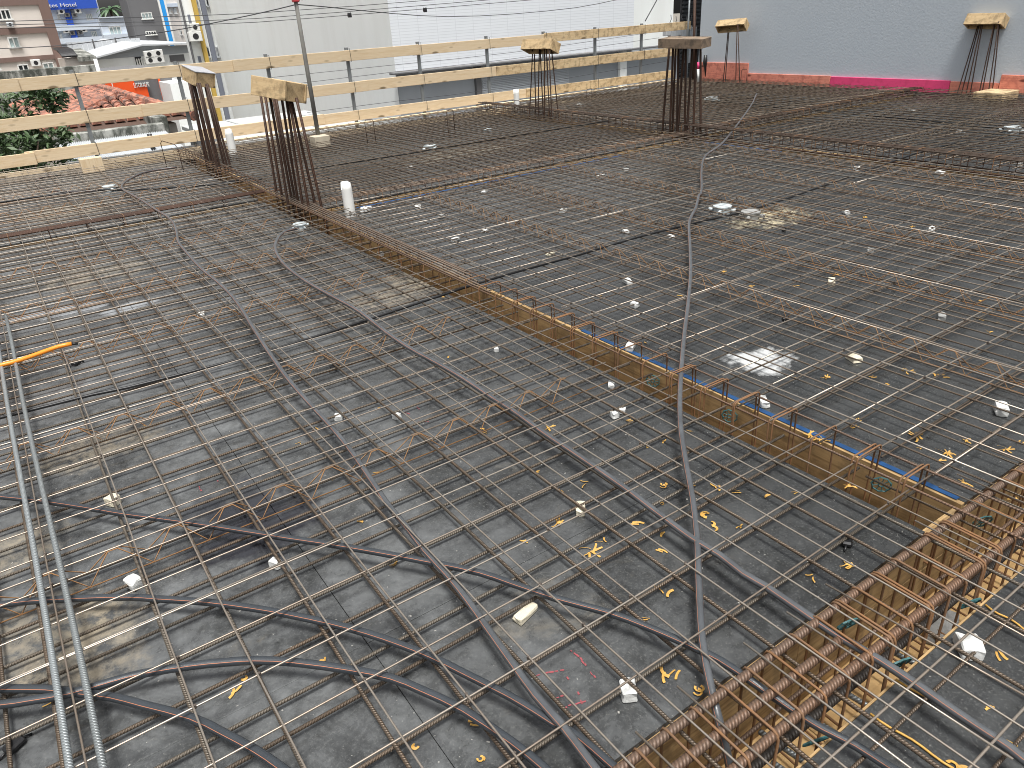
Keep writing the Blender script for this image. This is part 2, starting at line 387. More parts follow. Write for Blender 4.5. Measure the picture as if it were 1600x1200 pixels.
# trough boards
D = .50
def trough_y(x0, x1, y0, y1):      # runs along y
    y = y0
    while y < y1-.05:
        e = min(y+2.4, y1)
        for k in range(2):
            z1 = -.0005-k*D/2; z0 = z1-D/2+.003
            span('side_board', (x0-.022, y, z0), (x0, e-.003, z1-.019*(k == 0)), FORM[1], deck, .0015)
            span('side_board', (x1, y, z0), (x1+.022, e-.003, z1), FORM[1], deck, .0015)
        span('soffit_board', (x0-.02, y, -D-.03), (x1+.02, e-.003, -D), SOFF, deck, .0015); y += 2.4
def trough_x(y0, y1, x0, x1, D=.5):
    x = x0
    while x < x1-.05:
        e = min(x+2.4, x1)
        for k in range(2):
            z1 = -.0005-k*D/2; z0 = z1-D/2+.003
            span('side_board', (x, y0-.022, z0), (e-.003, y0, z1-(0.019 if k == 0 else 0)), FORM[0], deck, .0015)
            span('side_board', (x, y1, z0), (e-.003, y1+.022, z1-(0.019 if k == 0 else 0)), FORM[0], deck, .0015)
        span('soffit_board', (x, y0-.02, -D-.03), (e-.003, y1+.02, -D), SOFF, deck, .0015); x += 2.4
trough_y(TX0, TX1, TY1+.0, DY-.03); trough_y(TF0, TF1, TY1, DY-.03)
trough_x(TY0, TY1, -3.2, WX-.1, .40)
span('edge_strip', (-3.2, TY0-.0065, -.018), (WX-.1, TY0, .001), FORM[0], deck, .001)
trough_x(TL0, TL1, -3.2, TX0-.03); trough_x(TR0, TR1, TX1+.03, TF0-.03); trough_x(TR0, TR1, TF1+.03, WX-.1)
span('side_board', (-.55, 7.35, -.3), (-.14, 7.72, -.002), CAPOLD, deck, .003)
span('trench_floor', (-3.2, DY, -.55), (WX-.1, 12.74, -.5), BLACKP, deck, 0)
span('trench_side', (-3.2, DY-.02, -.5), (WX-.1, DY-.002, -.02), BLACKP, deck, 0)
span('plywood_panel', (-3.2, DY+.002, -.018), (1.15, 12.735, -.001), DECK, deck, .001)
# deck edge upstand under the guard rail
for i, x in enumerate((-3.2, -.2, 2.75, 5.7, 8.7, 11.6)):
    span('edge_board', (x, 12.74, -.25), (min(x+2.98, WX-.1), 12.78, (.06 if x < 2.5 else .0)), PINE[0], deck)
span('edge_board', (3.2, 12.84, .06), (13.6, 12.94, .08), PINE[0], deck)

# ================================================================== FENCE
FY = 13.05
fence = thing('guard_rail', 'timber guard rail of three pale planks on grey posts at the far deck edge', 'guard rail', (5, FY, 0))
rows = ((1.08, 1.25), (.57, .745), (.095, .265))
cuts = ([-3.2, .95-.3, 3.75, 7.0, 10.0, 14.1], [-3.2, .15, 2.25, 5.9, 8.8, 13.7], [-3.2, .55, 2.4, 5.0, 9.5, 13.6])
for (z0, z1), cs in zip(rows, cuts):
    for i in range(len(cs)-1):
        dz = rnd.uniform(-.012, .012); old = cs[i] > 8.5
        span('plank', (cs[i]-(.12 if i else 0), FY-.024+(i % 2)*.026, z0+dz), (cs[i+1]+.0, FY+.0+(i % 2)*.026, z1+dz), (PINEOLD if old else PINE)[0], fence)
for x in (-1.5, -.08, 1.345, 2.785, 4.2, 5.62, 7.02, 8.52, 9.9, 11.27, 12.62, 14.1):
    mb = MB(); mb.box((x, FY+.052, .48), (.05, .045, 1.62)); mb.build('post', GREYM, fence)
    for z0, z1 in rows:                      # wire loops that bind plank to post
        zc = (z0+z1)/2
        tube('tie_wire', [(x+.034, FY-.03, z0-.02), (x+.028, FY-.03, z1+.022), (x+.0, FY+.085, z1+.022), (x, FY+.085, z0-.02)], .004, DARKM, fence, 4, True)
span('clamp_rail', (.9, FY-.06, .03), (2.75, FY+.03, .055), GREYM, fence)
span('clamp_rail', (3.0, FY-.06, .03), (13.4, FY+.03, .06), wood('pale_rail', (.62, .56, .46), (.5, .4, .3), 0), fence)

# wooden blocks cast at the deck edge
b = G(145, 270, 0.0)
span('wooden_block', (b.x-.12, 12.0, .0), (b.x+.16, 12.14, .2), PINE[2]).update_tag()
tag(bpy.data.objects['wooden_block'], 'pale wooden block standing below the guard rail left of the columns', 'wooden block')

# ================================================================== GREY WALL + coloured boards
wall = thing('neighbour_building', 'tall blue grey stuccoed wall closing the deck on the right', 'building', (WX, 0, -8))
mk('wall', [(WX, -30, -8), (WX+12, -30, -8), (WX+12, 12.47, -8), (WX, 12.47, -8), (WX, -30, 9), (WX+12, -30, 9), (WX+12, 12.47, 9), (WX, 12.47, 9)], [(0, 3, 7, 4), (3, 2, 6, 7), (4, 7, 6, 5), (0, 4, 5, 1), (1, 5, 6, 2)], GREYW, wall)
def board(y0, y1, z0, z1, mat, label, x=WX-.035):
    o = span('board', (x, y0, z0), (x+.03, y1, z1), mat); tag(o, label, 'board', 'coloured boards along the grey wall'); return o
board(11.05, 12.35, .02, .43, CORALP, 'tall coral painted board at the far left end of the grey wall')
board(9.08, 11.04, .02, .235, CORALP, 'low coral painted board between the tall coral board and the pink one')
board(6.80, 9.07, .02, .225, PINKP, 'bright pink painted board low along the grey wall')
board(6.02, 6.79, .02, .215, CORALP, 'short coral board behind the rightmost column bars')
board(3.4, 6.01, .06, .34, CORALP, 'tall coral board at the right end of the grey wall')
o = span('timber_packer', (13.2, 5.68, .0), (13.75, 6.12, .13), PINEOLD[1]); tag(o, 'flat weathered timber packer on the deck at the right picture edge', 'timber')

# ================================================================== MESH MATS
def bar(parent, a, b, r, mat, wob=.004, n=6):
    a = Vector(a); b = Vector(b); L = (b-a).length; k = max(2, int(L/.7)); d = (b-a)/L
    s = Vector((-d.y, d.x, 0)); ph = rnd.uniform(0, 6.3); am = rnd.uniform(.3, 1)*wob; fr = rnd.uniform(.8, 1.8); zb = rnd.uniform(-.001, .001)
    pts = []
    for i in range(k+1):
        t = i/k; o = math.sin(ph+t*L*fr)*am+rnd.uniform(-.3, .3)*wob
        pts.append(a+(b-a)*t+s*o+Vector((0, 0, zb+rnd.uniform(-1, 1)*wob*.35)))
    return tube('bar', pts, r, mat, parent, n, False, a)
def mat_thing(name, label, x0, x1, y0, y1, ys, xs, z, r, mat, wob=.005, tie=False, ext=.1, skew=.006, yb=None):
    t = thing(name, label, 'rebar mat', (x0, y0, z), 'steel mats tied over the deck')
    for y in ys:
        j = rnd.uniform(-skew, skew); bar(t, (x0-rnd.uniform(0, ext), y+j, z), (x1+rnd.uniform(0, ext), y-j, z), r, mat, wob)
        if rnd.random() < .14 and len(ys) < 60:      # lap splice: a second bar tied alongside
            xm_ = rnd.uniform(x0, x1); bar(t, (xm_, y+j+.011, z+.001), (min(x1, xm_+rnd.uniform(.8, 2.2)), y-j+.013, z+.001), r, mat, wob)
    for x in xs:
        j = rnd.uniform(-skew, skew); bar(t, (x+j, (y0 if yb is None else yb)-rnd.uniform(0, ext), z+r*1.9), (x-j, y1+rnd.uniform(0, ext), z+r*1.9), r, mat, wob)
    if tie:
        mb = MB()
        for y in ys:
            for x in xs:
                if rnd.random() < (tie if tie is not True else .6): mb.box((x+rnd.uniform(-.003, .003), y, z+r), (r*2.3, r*2.3, r*3.6), Matrix.Rotation(rnd.uniform(0, 1.5), 3, 'Z'))
        o = mb.build('tie_wire', TIE, t); o['kind'] = 'stuff'
    return t
def seq(a, b, s, j=.012, first=()):
    out = list(first); t = out[-1]+s if out else a
    while t < b: out.append(t+rnd.uniform(-j, j)); t += s
    return out
# near left bay
F1T_y = seq(0, 8.05, .203, .012, (1.01, 1.228, 1.44, 1.64, 1.845, 2.056, 2.23, 2.44))
F1T_x = [-2.1, -1.68, -1.27, -.86, -.66, -.44+.0, -.254, .01, .181, .409, .603, .807, 1.004, 1.19, 1.425, 1.62, 1.82, 2.02, 2.2]
mat_thing('wire_mesh', 'thin pale upper mesh over the near left bay of the deck', -2.9, 2.62, 1.0, 8.4, F1T_y, F1T_x, .098, .0031, THIN, .007, .3, .06, .008, -.9)
F1K_y = seq(0, 8.0, .165, .01, (1.041, 1.262, 1.465, 1.58, 1.755, 1.92, 2.088, 2.224, 2.38))
F1K_x = [-2.0, -1.5, -1.1, -.75, -.432, -.315, -.003, .184, .40, .608, .81, 1.005, 1.197, 1.419, 1.61, 1.81, 2.02, 2.2]
mat_thing('rebar_mat', 'thick ribbed lower rebar mat over the near left bay of the deck', -2.9, 2.40, .95, 8.0, F1K_y, F1K_x, .026, .0061, RIB, .006, False, .05, .006, -.9)
# far left bay
mat_thing('wire_mesh', 'pale upper mesh over the far left bay below the guard rail', -3.1, 2.62, 8.25, 12.7, seq(8.42, 12.7, .2), seq(-3, 2.3, .26), .098, .0034, THIN, .006)
mat_thing('rebar_mat', 'dark lower rebar mat over the far left bay below the guard rail', -3.1, 2.40, 8.25, 12.65, seq(8.4, 12.6, .165), seq(-3, 2.3, .3), .026, .005, RIBR, .005)
# middle bay right of the long beam
xs3 = seq(2.62, 7.85, .195, .012); ys3 = [1.005, 1.228, 1.43]+seq(1.64, 7.05, .205, .012)
mat_thing('wire_mesh', 'tied upper mesh over the large middle bay beside the blue taped beam', 2.56, 7.9, .62, 7.2, ys3, xs3, .096, .0037, THIN, .006, True)
mat_thing('rebar_mat', 'ribbed lower rebar mat over the large middle bay beside the blue taped beam', 2.56, 7.9, .85, 7.1, seq(1.04, 7.0, .21, .015), [x+rnd.uniform(.03, .09) for x in xs3], .03, .0045, RIBR, .005)
# bay behind the middle bay
mat_thing('wire_mesh', 'brownish upper mesh over the far middle bay in front of the white house', 2.56, 7.95, 7.2, 12.7, seq(7.4, 12.7, .17), seq(2.7, 7.9, .2), .096, .0040, FAR_T, .008)
mat_thing('rebar_mat', 'dark lower rebar mat over the far middle bay in front of the white house', 2.56, 7.9, 7.2, 12.65, seq(7.45, 12.6, .17), seq(2.65, 7.9, .2), .03, .0052, FAR_K, .006)
# bays beside the grey wall
mat_thing('wire_mesh', 'weathered upper mesh over the right bay in front of the grey wall', 8.0, 13.7, .75, 7.15, seq(.8, 7.1, .17), seq(8.15, 13.65, .2), .096, .0040, FAR_T, .008, True)
mat_thing('rebar_mat', 'weathered lower rebar mat over the right bay in front of the grey wall', 8.0, 13.7, .85, 7.1, seq(.95, 7.05, .19), seq(8.1, 13.6, .22), .03, .005, FAR_K, .006)
mat_thing('wire_mesh', 'rust brown upper mesh in the far corner between guard rail and grey wall', 8.0, 13.7, 7.2, 12.7, seq(7.3, 12.7, .13), seq(8.1, 13.65, .18), .10, .0043, FAR_T, .010)
mat_thing('rebar_mat', 'rust brown lower rebar mat in the far corner between guard rail and grey wall', 8.0, 13.7, 7.2, 12.65, seq(7.3, 12.6, .15), seq(8.15, 13.6, .2), .04, .0055, FAR_K, .008)
# strip in front of the edge beam
t = thing('wire_mesh', 'sparse upper mesh over the strip right of the sandy edge trough', 'rebar mat', (1, .3, .1), 'steel mats tied over the deck')
for y in (.552, .349, .14, -.06): bar(t, (.2, y, .1), (9, y, .1), .0035, THIN, .003)
for x, a, c_ in ((2.42, .95, -.9), (2.55, .95, -.9), (2.8, .95, -.9), (.877, .875, .30), (1.066, .91, .30), (1.303, .90, .3), (1.50, .90, .3), (1.70, .9, .3), (1.91, .9, .3), (2.16, .9, .3)):
    bar(t, (x+rnd.uniform(-.02, .02), a, .106), (x+rnd.uniform(-.02, .02), c_, .106), .0031, THIN, .003)
for x in (2.4, 2.62): bar(t, (x-.01, 1.2, .03), (x+.01, -.9, .03), .0048, RIB, .003)
for y in (.53, .33, .12): bar(t, (.6, y, .035), (9, y, .035), .0048, RIBR, .003)

# thick pale bars lying on the mesh at the left
for x, lab in ((-.288, 'left one of two thick pale ribbed bars lying over the mesh at left'), (-.222, 'right one of two thick pale ribbed bars lying over the mesh at left')):
    pts = [(x+.004*math.sin(y*1.7+x*9), y, .118+.004*math.sin(y*2.3)) for y in [.9+.35*k for k in range(14)]]
    pts[-1] = (x, 5.6, .118)
    o = tube('steel_bar', pts, .0098, GALV, None, 10); tag(o, lab, 'steel bar', 'pale thick bars over the mesh')

# ================================================================== LATTICE GIRDERS
GIRN = [0]
def girder(a, b, label, step=.2, h=.085, wd=.045, r=.0026, mat=GIRD, ph=0.):
    a = Vector(a); b = Vector(b); d = (b-a).normalized(); s = Vector((-d.y, d.x, 0)); L = (b-a).length
    t = thing('lattice_girder', label, 'lattice girder', a, 'lattice girders standing in the mesh')
    tube('top_chord', [a+Vector((0, 0, h)), a+d*L*.5+Vector((0, 0, h+.002)), b+Vector((0, 0, h))], .0035, THIN if mat is GIRD else mat, t, 6)
    for sg in (-1, 1):
        tube('bottom_chord', [a+s*wd*sg, b+s*wd*sg], .0028, mat, t, 5)
        pts = []; n = int(L/step); 
        for i in range(n):
            x = i*step+ph; ji = rnd.uniform(-.008, .008)
            pts += [a+d*(x+ji)+s*(wd*sg), a+d*(x+step*.42+ji)+s*(.006*sg)+Vector((0, 0, h)), a+d*(x+step*.58+ji)+s*(.006*sg)+Vector((0, 0, h))]
        tube('lattice_wire', pts, r, mat, t, 5)
    return t
for y, lab in ((2.51, 'rusty lattice girder in the left bay nearest to the camera'), (3.59, 'rusty lattice girder in the left bay, second from the camera'), (4.74, 'rusty lattice girder in the left bay, third from the camera'), (5.78, 'rusty lattice girder in the left bay, fourth from the camera'), (6.88, 'rusty lattice girder in the left bay just before the left cross beam'), (9.4, 'lattice girder beyond the left cross beam, nearer of the two'), (10.5, 'lattice girder beyond the left cross beam, farther of the two')):
    girder((-2.36, y, .018), (2.22, y, .018), lab, ph=.0)
for x, lab in ((3.55, 'rusty lattice girder in the middle bay next to the blue taped beam'), (4.40, 'rusty lattice girder in the middle bay, second from the blue taped beam'), (5.40, 'rusty lattice girder in the middle bay, third from the blue taped beam'), (6.45, 'rusty lattice girder in the middle bay, fourth from the blue taped beam'), (7.35, 'rusty lattice girder in the middle bay just before the far long beam')):
    girder((x+.02, 1.0, .018), (x, 7.0, .018), lab)
for p, q, lab in (((1288, 228), (1587, 186), 'weathered lattice girder in the right bay, nearer of the two'), ((1200, 208), (1440, 168), 'weathered lattice girder in the right bay, farther of the two')):
    A = G(*p, .09); B = G(*q, .09); yy = (A.y+B.y)/2
    girder((8.2, yy, .018), (13.5, yy, .018), lab, mat=FAR_T)

# ================================================================== BEAM CAGES
def loop_pts(u0, u1, z0, z1, f, c=.018):
    P = []
    for (uu, zz, a0) in ((u1, z1, 0), (u0, z1, 90), (u0, z0, 180), (u1, z0, 270)):
        su = -1 if uu == u1 else 1; sz = -1 if zz == z1 else 1
        for k in range(3):
            a = R(a0+45*k); P.append(f(uu+su*c+c*math.cos(a), zz+sz*c+c*math.sin(a)))
    return P
def stirrup(parent, u0, u1, z0, z1, f, r=.0038, mat=RUST):
    V, F, UV, _ = tube_data(loop_pts(u0, u1, z0, z1, f), r, 5, True)
    return mk('stirrup', V, F, mat, parent, f(u0, z0), None, UV, True)
# long beam with the blue tape
c1 = thing('beam_cage', 'rusty stirrup cage in the long trough edged with blue tape', 'rebar cage', (2.41, 6, 0), 'reinforcement cages of the beams')
y = 1.03
while y < 12.6:
    j = rnd.uniform(-.012, .012); k_ = rnd.uniform(-.02, .02)
    zt = .134 if y < 4.2 else .105
    stirrup(c1, 2.325+j, 2.487+j*.5, -.44, zt+rnd.uniform(-.006, .006), lambda u, z, y=y, k_=k_: Vector((u, y+k_*(z/.5), z)))
    if y < 7 and rnd.random() < (.8 if y < 4.2 else .4):
        stirrup(c1, 2.327, 2.485, -.44, zt-.004, lambda u, z, y=y, k_=k_: Vector((u, y+.018+k_*(z/.4), z)))
    y += .187
for x, z in ((2.333, .108), (2.478, .110), (2.335, -.425), (2.405, -.425), (2.475, -.425), (2.332, -.16), (2.480, -.16)):
    bar(c1, (x, .55, z), (x, 12.65, z), .0052, RUST if z < .1 else RUSTB, .003)
for i, x in enumerate((2.345, 2.375, 2.405, 2.435, 2.462)): bar(c1, (x, 3.75+.12*i, .113), (x, 8.6-.3*i, .113), .0068, BEAMB, .003)
for x in (2.36, 2.41, 2.45): bar(c1, (x, 8.4, .112), (x, 12.4, .112), .0055, FAR_K, .004)
# far long beam
c2 = thing('beam_cage', 'dark rusty cage in the far long trough beyond the middle bay', 'rebar cage', (8, 6, 0), 'reinforcement cages of the beams')
y = .95
while y < 12.6:
    stirrup(c2, 7.92, 8.07, -.44, .185, lambda u, z, y=y: Vector((u, y, z)), .004, COLB if rnd.random() < .6 else RUST); y += .15
for x, z in ((7.925, .175), (7.97, .177), (8.02, .177), (8.065, .175), (7.93, -.42), (8.06, -.42), (7.895, .03), (8.09, .03)): bar(c2, (x, .9, z), (x, 12.6, z), .0085, FAR_K if z > .1 else COLB, .004)
# cross beams
def xcage(label, x0, x1, y0, y1, step, zt, nb, mat, r=.0075):
    c = thing('beam_cage', label, 'rebar cage', ((x0+x1)/2, y0, 0), 'reinforcement cages of the beams')
    x = x0+.05
    while x < x1:
        stirrup(c, y0, y1, -.42, zt, lambda u, z, x=x: Vector((x, u, z)), .0038, RUST if rnd.random() < .5 else COLB)
        x += step
    for i in range(nb): bar(c, (x0, y0+.012+(y1-y0-.024)*i/(nb-1), zt-.012), (x1, y0+.012+(y1-y0-.024)*i/(nb-1), zt-.012), r, mat, .004)
    for i in range(2): bar(c, (x0, y0+.01+(y1-y0-.02)*i, -.40), (x1, y0+.01+(y1-y0-.02)*i, -.40), r, mat, .004)
    return c
xcage('dark cage of the left cross beam with long bars in a tight row', -3.1, 2.35, 8.14, 8.28, .33, .115, 5, COLB, .0085)
xcage('rusty cage of the cross beam running right from the front column', 2.5, 7.9, 7.13, 7.30, .17, .11, 4, BEAMB, .0055)
xcage('rusty cage of the cross beam running to the grey wall', 8.1, 13.6, 7.13, 7.30, .15, .13, 4, FAR_K)
# edge beam with the thick bars
c3 = thing('beam_cage', 'rusty cage of thick bars in the sandy trough at lower right', 'rebar cage', (1.4, .75, 0), 'reinforcement cages of the beams')
def rib_bar(p, x0, x1, y, z, r, mat):
    pts = []; x = x0
    while x < x1: pts.append((x, y+.002*math.sin(x*4.1+y*30), z+.0015*math.sin(x*3.3+y*50))); x += .25
    pts.append((x1, y, z)); return tube('main_bar', pts, r, mat, p, 10)
rib_bar(c3, -1.5, 6., .835, .086, .0128, RUSTB); rib_bar(c3, -1.5, 6., .676, .086, .0128, RUSTB); rib_bar(c3, -1.5, 1.535, .757, .086, .0128, RUSTB)
rib_bar(c3, -1.5, 6., .712, -.075, .0128, DARKB)
for y, z in ((.675, -.35), (.845, -.35), (.842, -.2)): rib_bar(c3, -1.5, 6., y, z, .007, RUSTB)
x = -.15
while x < 5.4:
    j = rnd.uniform(-.008, .008)
    for dx in ((0, .013) if rnd.random() < .4 else (0,)):
        k_ = rnd.uniform(-.02, .02)
        stirrup(c3, .660+j*.3, .852, -.36, .101, lambda u, z, x=x+dx+j, k_=k_: Vector((x+k_*(z-.1)/.5+.03*(u-.75), u, z)), .0042, RUST)
    x += .0995
for (y0_, x_, l_) in ((.72, 1.30, .12), (.66, 1.45, .10), (.68, 1.6, .13), (.64, 1.25, .12), (.69, 1.85, .12)):   # short pale stub bars in the trough
    bar(c3, (x_, y0_+.09, -.16), (x_+.02, y0_-l_, -.15), .0085, GALV, .001, 8)

# blue tape along the trough edges (lies on the panel edges)
def tape(pts, wdt, label):
    mb = MB()
    for a, b in zip(pts[:-1], pts[1:]):
        a = Vector(a); b = Vector(b); d = (b-a).normalized(); s = Vector((-d.y, d.x, 0))*wdt/2
        mb.add([a-s, b-s, b+s, a+s, a-s+Vector((0, 0, .0015)), b-s+Vector((0, 0, .0015)), b+s+Vector((0, 0, .0015)), a+s+Vector((0, 0, .0015))], [(4, 5, 6, 7), (0, 1, 5, 4), (2, 3, 7, 6), (1, 2, 6, 5), (3, 0, 4, 7)])
    o = mb.build('tape_strip', BLUET); tag(o, label, 'tape', 'blue tape along the trough edges'); return o
tape([(TX1+.024+.003*math.sin(i*1.3), .93+i*.24, .0025) for i in range(10)], .028, 'blue tape strip along the right edge of the long trough')
tape([(2.9+i*.3, TR0-.03+.003*math.sin(i), .0025) for i in range(13)], .05, 'blue tape strip along the cross beam right of the white pipe')
tape([(TF0-.03, 6.9-i*.3, .0025) for i in range(5)], .05, 'blue tape strip beside the second long trough near its column')

# ================================================================== COLUMN STARTER BARS + CAPS
def column(label, ox, oy, s, bases, tops, r, mat=COLB):
    bp = [G(*q, .1) for q in crop(ox, oy, s, bases)]; ctr = sum(bp, Vector())/len(bp)
    t = thing('column_bars', label, 'starter bars', (ctr.x, ctr.y, 0), 'column starter bars rising from the deck')
    for b_, tp in zip(bp, crop(ox, oy, s, tops)):
        q = AD(*tp, b_); dv = (q-b_).normalized(); q = q+dv*.045; z0 = b_-dv*.42
        tube('bar', [z0, b_, b_+(q-b_)*.5+Vector((rnd.uniform(-.004, .004), rnd.uniform(-.004, .004), 0)), q], r, mat, t, 8)
    return t
column('bundle of dark ribbed starter bars of the front left column by the white pipe', 370, 100, 4.8, [(300, 965), (340, 995), (385, 1055), (410, 1005), (432, 990), (460, 1030), (495, 1060), (540, 1075), (585, 1040), (635, 1070)], [(180, 240), (215, 248), (250, 255), (275, 258), (295, 262), (340, 272), (375, 282), (395, 285), (415, 290), (455, 292)], .0138)
column('rust brown starter bars of the column close to the guard rail at left', 270, 90, 6.667, [(340, 1060), (365, 1075), (400, 1085), (425, 1090), (465, 1150), (490, 1140), (530, 1105), (560, 1115), (595, 1115)], [(170, 270), (190, 280), (215, 290), (230, 295), (265, 305), (290, 305), (340, 310), (355, 312), (370, 312)], .0145)
column('thin starter bars of the far column in front of the guard rail', 800, 40, 8, [(220, 1095), (297, 1090), (328, 1110), (390, 1100), (405, 1115), (470, 1120), (495, 1130), (578, 1110)], [(258, 300), (280, 300), (342, 300), (352, 300), (408, 300), (430, 300), (465, 325), (498, 330)], .0095)
column('tall dark starter bars of the column under the weathered grey cap', 1020, 20, 6, [(92, 1085), (160, 1095), (185, 1090), (225, 1095), (237, 1097), (300, 1100), (320, 1100), (380, 1105), (448, 1100)], [(155, 335), (190, 335), (215, 335), (240, 335), (290, 335), (310, 335), (370, 335), (408, 335), (447, 335)], .0155)
column('thin starter bars against the grey wall behind the tall coral board', 1020, 20, 6, [(628, 610), (660, 640), (680, 640), (735, 610), (778, 630), (815, 660)], [(690, 185), (705, 175), (715, 165), (742, 150), (790, 130), (797, 130)], .0092)
column('thin leaning starter bars against the grey wall at the right', 1490, 10, 8, [(60, 1045), (110, 1045), (165, 1050), (215, 1050), (325, 1060), (362, 1050), (438, 1060), (487, 1050)], [(290, 280), (310, 270), (335, 270), (355, 265), (505, 235), (515, 235), (560, 225), (572, 225)], .0092)

def cap_box(label, c, ang, dim, mat, top=True, inset=False):
    t = bpy.data.objects.new('timber_box', None); COL.objects.link(t); t.location = c
    a, b_, g = [R(v) for v in ang]
    t.rotation_euler = (Matrix.Rotation(a, 3, 'Z') @ Matrix.Rotation(b_, 3, 'Y') @ Matrix.Rotation(g, 3, 'X')).to_euler()
    tag(t, label, 'timber box', 'timber boxes on the column bars'); L, W_, H = dim; th = .022
    cbox('side_board', (0, -W_/2+th/2, 0), (L, th, H), mat, t, .003, None, True); cbox('side_board', (0, W_/2-th/2, 0), (L, th, H), mat, t, .003, None, True)
    e = .012 if inset else 0.
    cbox('end_board', (L/2-th/2-e, 0, -.001), (th, W_-2*th-.004, H-.004), mat, t, .003, None, True); cbox('end_board', (-L/2+th/2+e, 0, -.001), (th, W_-2*th-.004, H-.004), mat, t, .003, None, True)
    if top: cbox('top_panel', (0, 0, H/2+.007), (L+.012, W_+.012, .012), CAPTOP, t, .002, None, True)
    else: cbox('top_panel', (0, 0, H/2-.012), (L-2*th-.004, W_-2*th-.004, .012), mat, t, .002, None, True)
cap_box('large tilted wooden cap on the front left column bars', (2.38, 7.22, 1.17), (-67.9, 6.7, -12.1), (.454, .264, .169), CAPW, False, True)
cap_box('wooden cap with grey top on the bars close to the guard rail', (2.50, 10.63, 1.165), (-83.6, 9.3, -10.2), (.433, .249, .168), CAPW, True)
cap_box('tilted wooden cap with a knotty end in front of the guard rail', (7.94, 10.59, 1.15), (-81.6, -.1, -24.7), (.687, .22, .161), CAPW, False)
cap_box('weathered grey brown flat cap on the tallest dark column bars', (7.86, 7.36, 1.205), (-75, 1.6, 3.1), (.625, .271, .115), CAPOLD, False)
cap_box('tilted yellowish cap against the grey wall left of centre', (13.38, 11.23, 1.17), (-78.6, -2.3, -45.8), (.654, .196, .161), CAPW, False)
cap_box('tilted yellowish cap against the grey wall at far right', (13.70, 6.39, 1.13), (-92, .6, -25.2), (.586, .195, .171), CAPW, False)

# ================================================================== CONDUITS
ANG = [0, 22, 44, 50, 80, 110, 140, 165, 171, 200, 230, 255, 279, 285, 312, 336]
def conduit(label, pts, r=.0135, mats=None, step=.06):
    P = smooth_path(pts, step); V, F, UV, MI = tube_data(P, r*.86, 0, False, [R(a) for a in ANG])
    mi = [1 if (k in (2, 7, 12)) else 0 for k in MI]
    o = mk('conduit', V, F, mats or [COND, STRIPE], None, P[0], mi, UV, True)
    return tag(o, label, 'conduit', 'conduits woven through the mesh')
def gp(ox, oy, s, L, z): return [G(*q, z) for q in crop(ox, oy, s, L)]
zc = .072
conduit('long dark conduit running straight down the right half of the picture', gp(0, 0, 1, [(1182, 147), (1172, 167), (1132, 220), (1100, 247), (1096, 297), (1092, 305), (1087, 325), (1077, 347), (1078, 382), (1079, 425), (1075, 475), (1069, 525), (1063, 600), (1063, 662), (1071, 720), (1082, 780)], .118) + gp(0, 0, 1, [(1089, 840), (1091, 897), (1097, 1000)], .085) + gp(0, 0, 1, [(1111, 1075)], .07)+gp(0, 0, 1, [(1125, 1132)], .03) + gp(0, 0, 1, [(1137, 1182)], -.06)+gp(0, 0, 1, [(1146, 1230)], -.16), .0135, [CONDP, STRIPE])
conduit('dark conduit curling from the white octagonal box diagonally to lower right', gp(0, 0, 1, [(467, 356), (447, 361)], .09)+gp(0, 0, 1, [(435, 371), (430, 386), (437, 404), (454, 422), (482, 442), (517, 462), (560, 486), (607, 522), (645, 547), (687, 570), (725, 592)], .118)+gp(0, 0, 1, [(762, 617), (800, 641), (850, 677), (910, 717), (975, 762), (1025, 800), (1082, 842), (1125, 868), (1162, 897), (1200, 919), (1267, 965), (1320, 1000), (1375, 1032), (1425, 1065), (1475, 1100), (1525, 1134), (1575, 1167), (1600, 1187), (1700, 1262)], zc+.012), .0148, [CONDP, STRIPE])
conduit('dark conduit winding from the far left bay down to bottom centre', gp(0, 0, 1, [(276, 261), (241, 266), (218, 272), (197, 283), (190, 292), (197, 299), (223, 314), (244, 328), (262, 339), (272, 350), (276, 363), (279, 378), (292, 395), (315, 420), (345, 445), (370, 472), (400, 519), (420, 550), (450, 592)], .118)+gp(0, 0, 1, [(485, 632), (520, 670), (550, 707), (580, 750), (607, 790), (642, 832), (665, 862), (702, 902), (732, 940), (765, 987), (800, 1036), (837, 1087), (877, 1132), (925, 1195), (1000, 1290)], zc+.012), .0138, [CONDP, STRIPE])
conduit('dark conduit crossing from the left edge over the wet patch to lower right', gp(0, 0, 1, [(-120, 768), (0, 776), (82, 785), (140, 794), (200, 804), (262, 812), (325, 821), (400, 833), (457, 842), (525, 852), (600, 865), (675, 879), (750, 895), (800, 912), (875, 937), (950, 957), (1012, 980), (1070, 1005), (1125, 1032), (1175, 1065)], zc) + gp(0, 0, 1, [(1200, 1083)], .06)+gp(0, 0, 1, [(1250, 1117), (1287, 1140), (1337, 1165), (1387, 1197), (1460, 1240)], .05), .0135)
conduit('upper one of the arching conduits at bottom left', gp(0, 0, 1, [(-100, 960), (0, 945), (50, 939), (125, 935), (200, 933), (250, 936), (325, 941), (400, 951), (450, 960), (520, 975), (575, 990), (625, 1007), (675, 1027), (725, 1052), (775, 1077), (800, 1090), (837, 1112), (865, 1130), (905, 1152), (955, 1195), (1010, 1240)], zc-.008), .0138)
conduit('middle one of the arching conduits at bottom left', gp(0, 0, 1, [(-100, 1108), (0, 1101), (50, 1094), (112, 1083), (175, 1065), (225, 1052), (300, 1040), (350, 1035), (400, 1032), (462, 1035), (550, 1047), (612, 1060), (662, 1080), (725, 1110), (800, 1160), (850, 1200), (890, 1240)], zc), .0145)
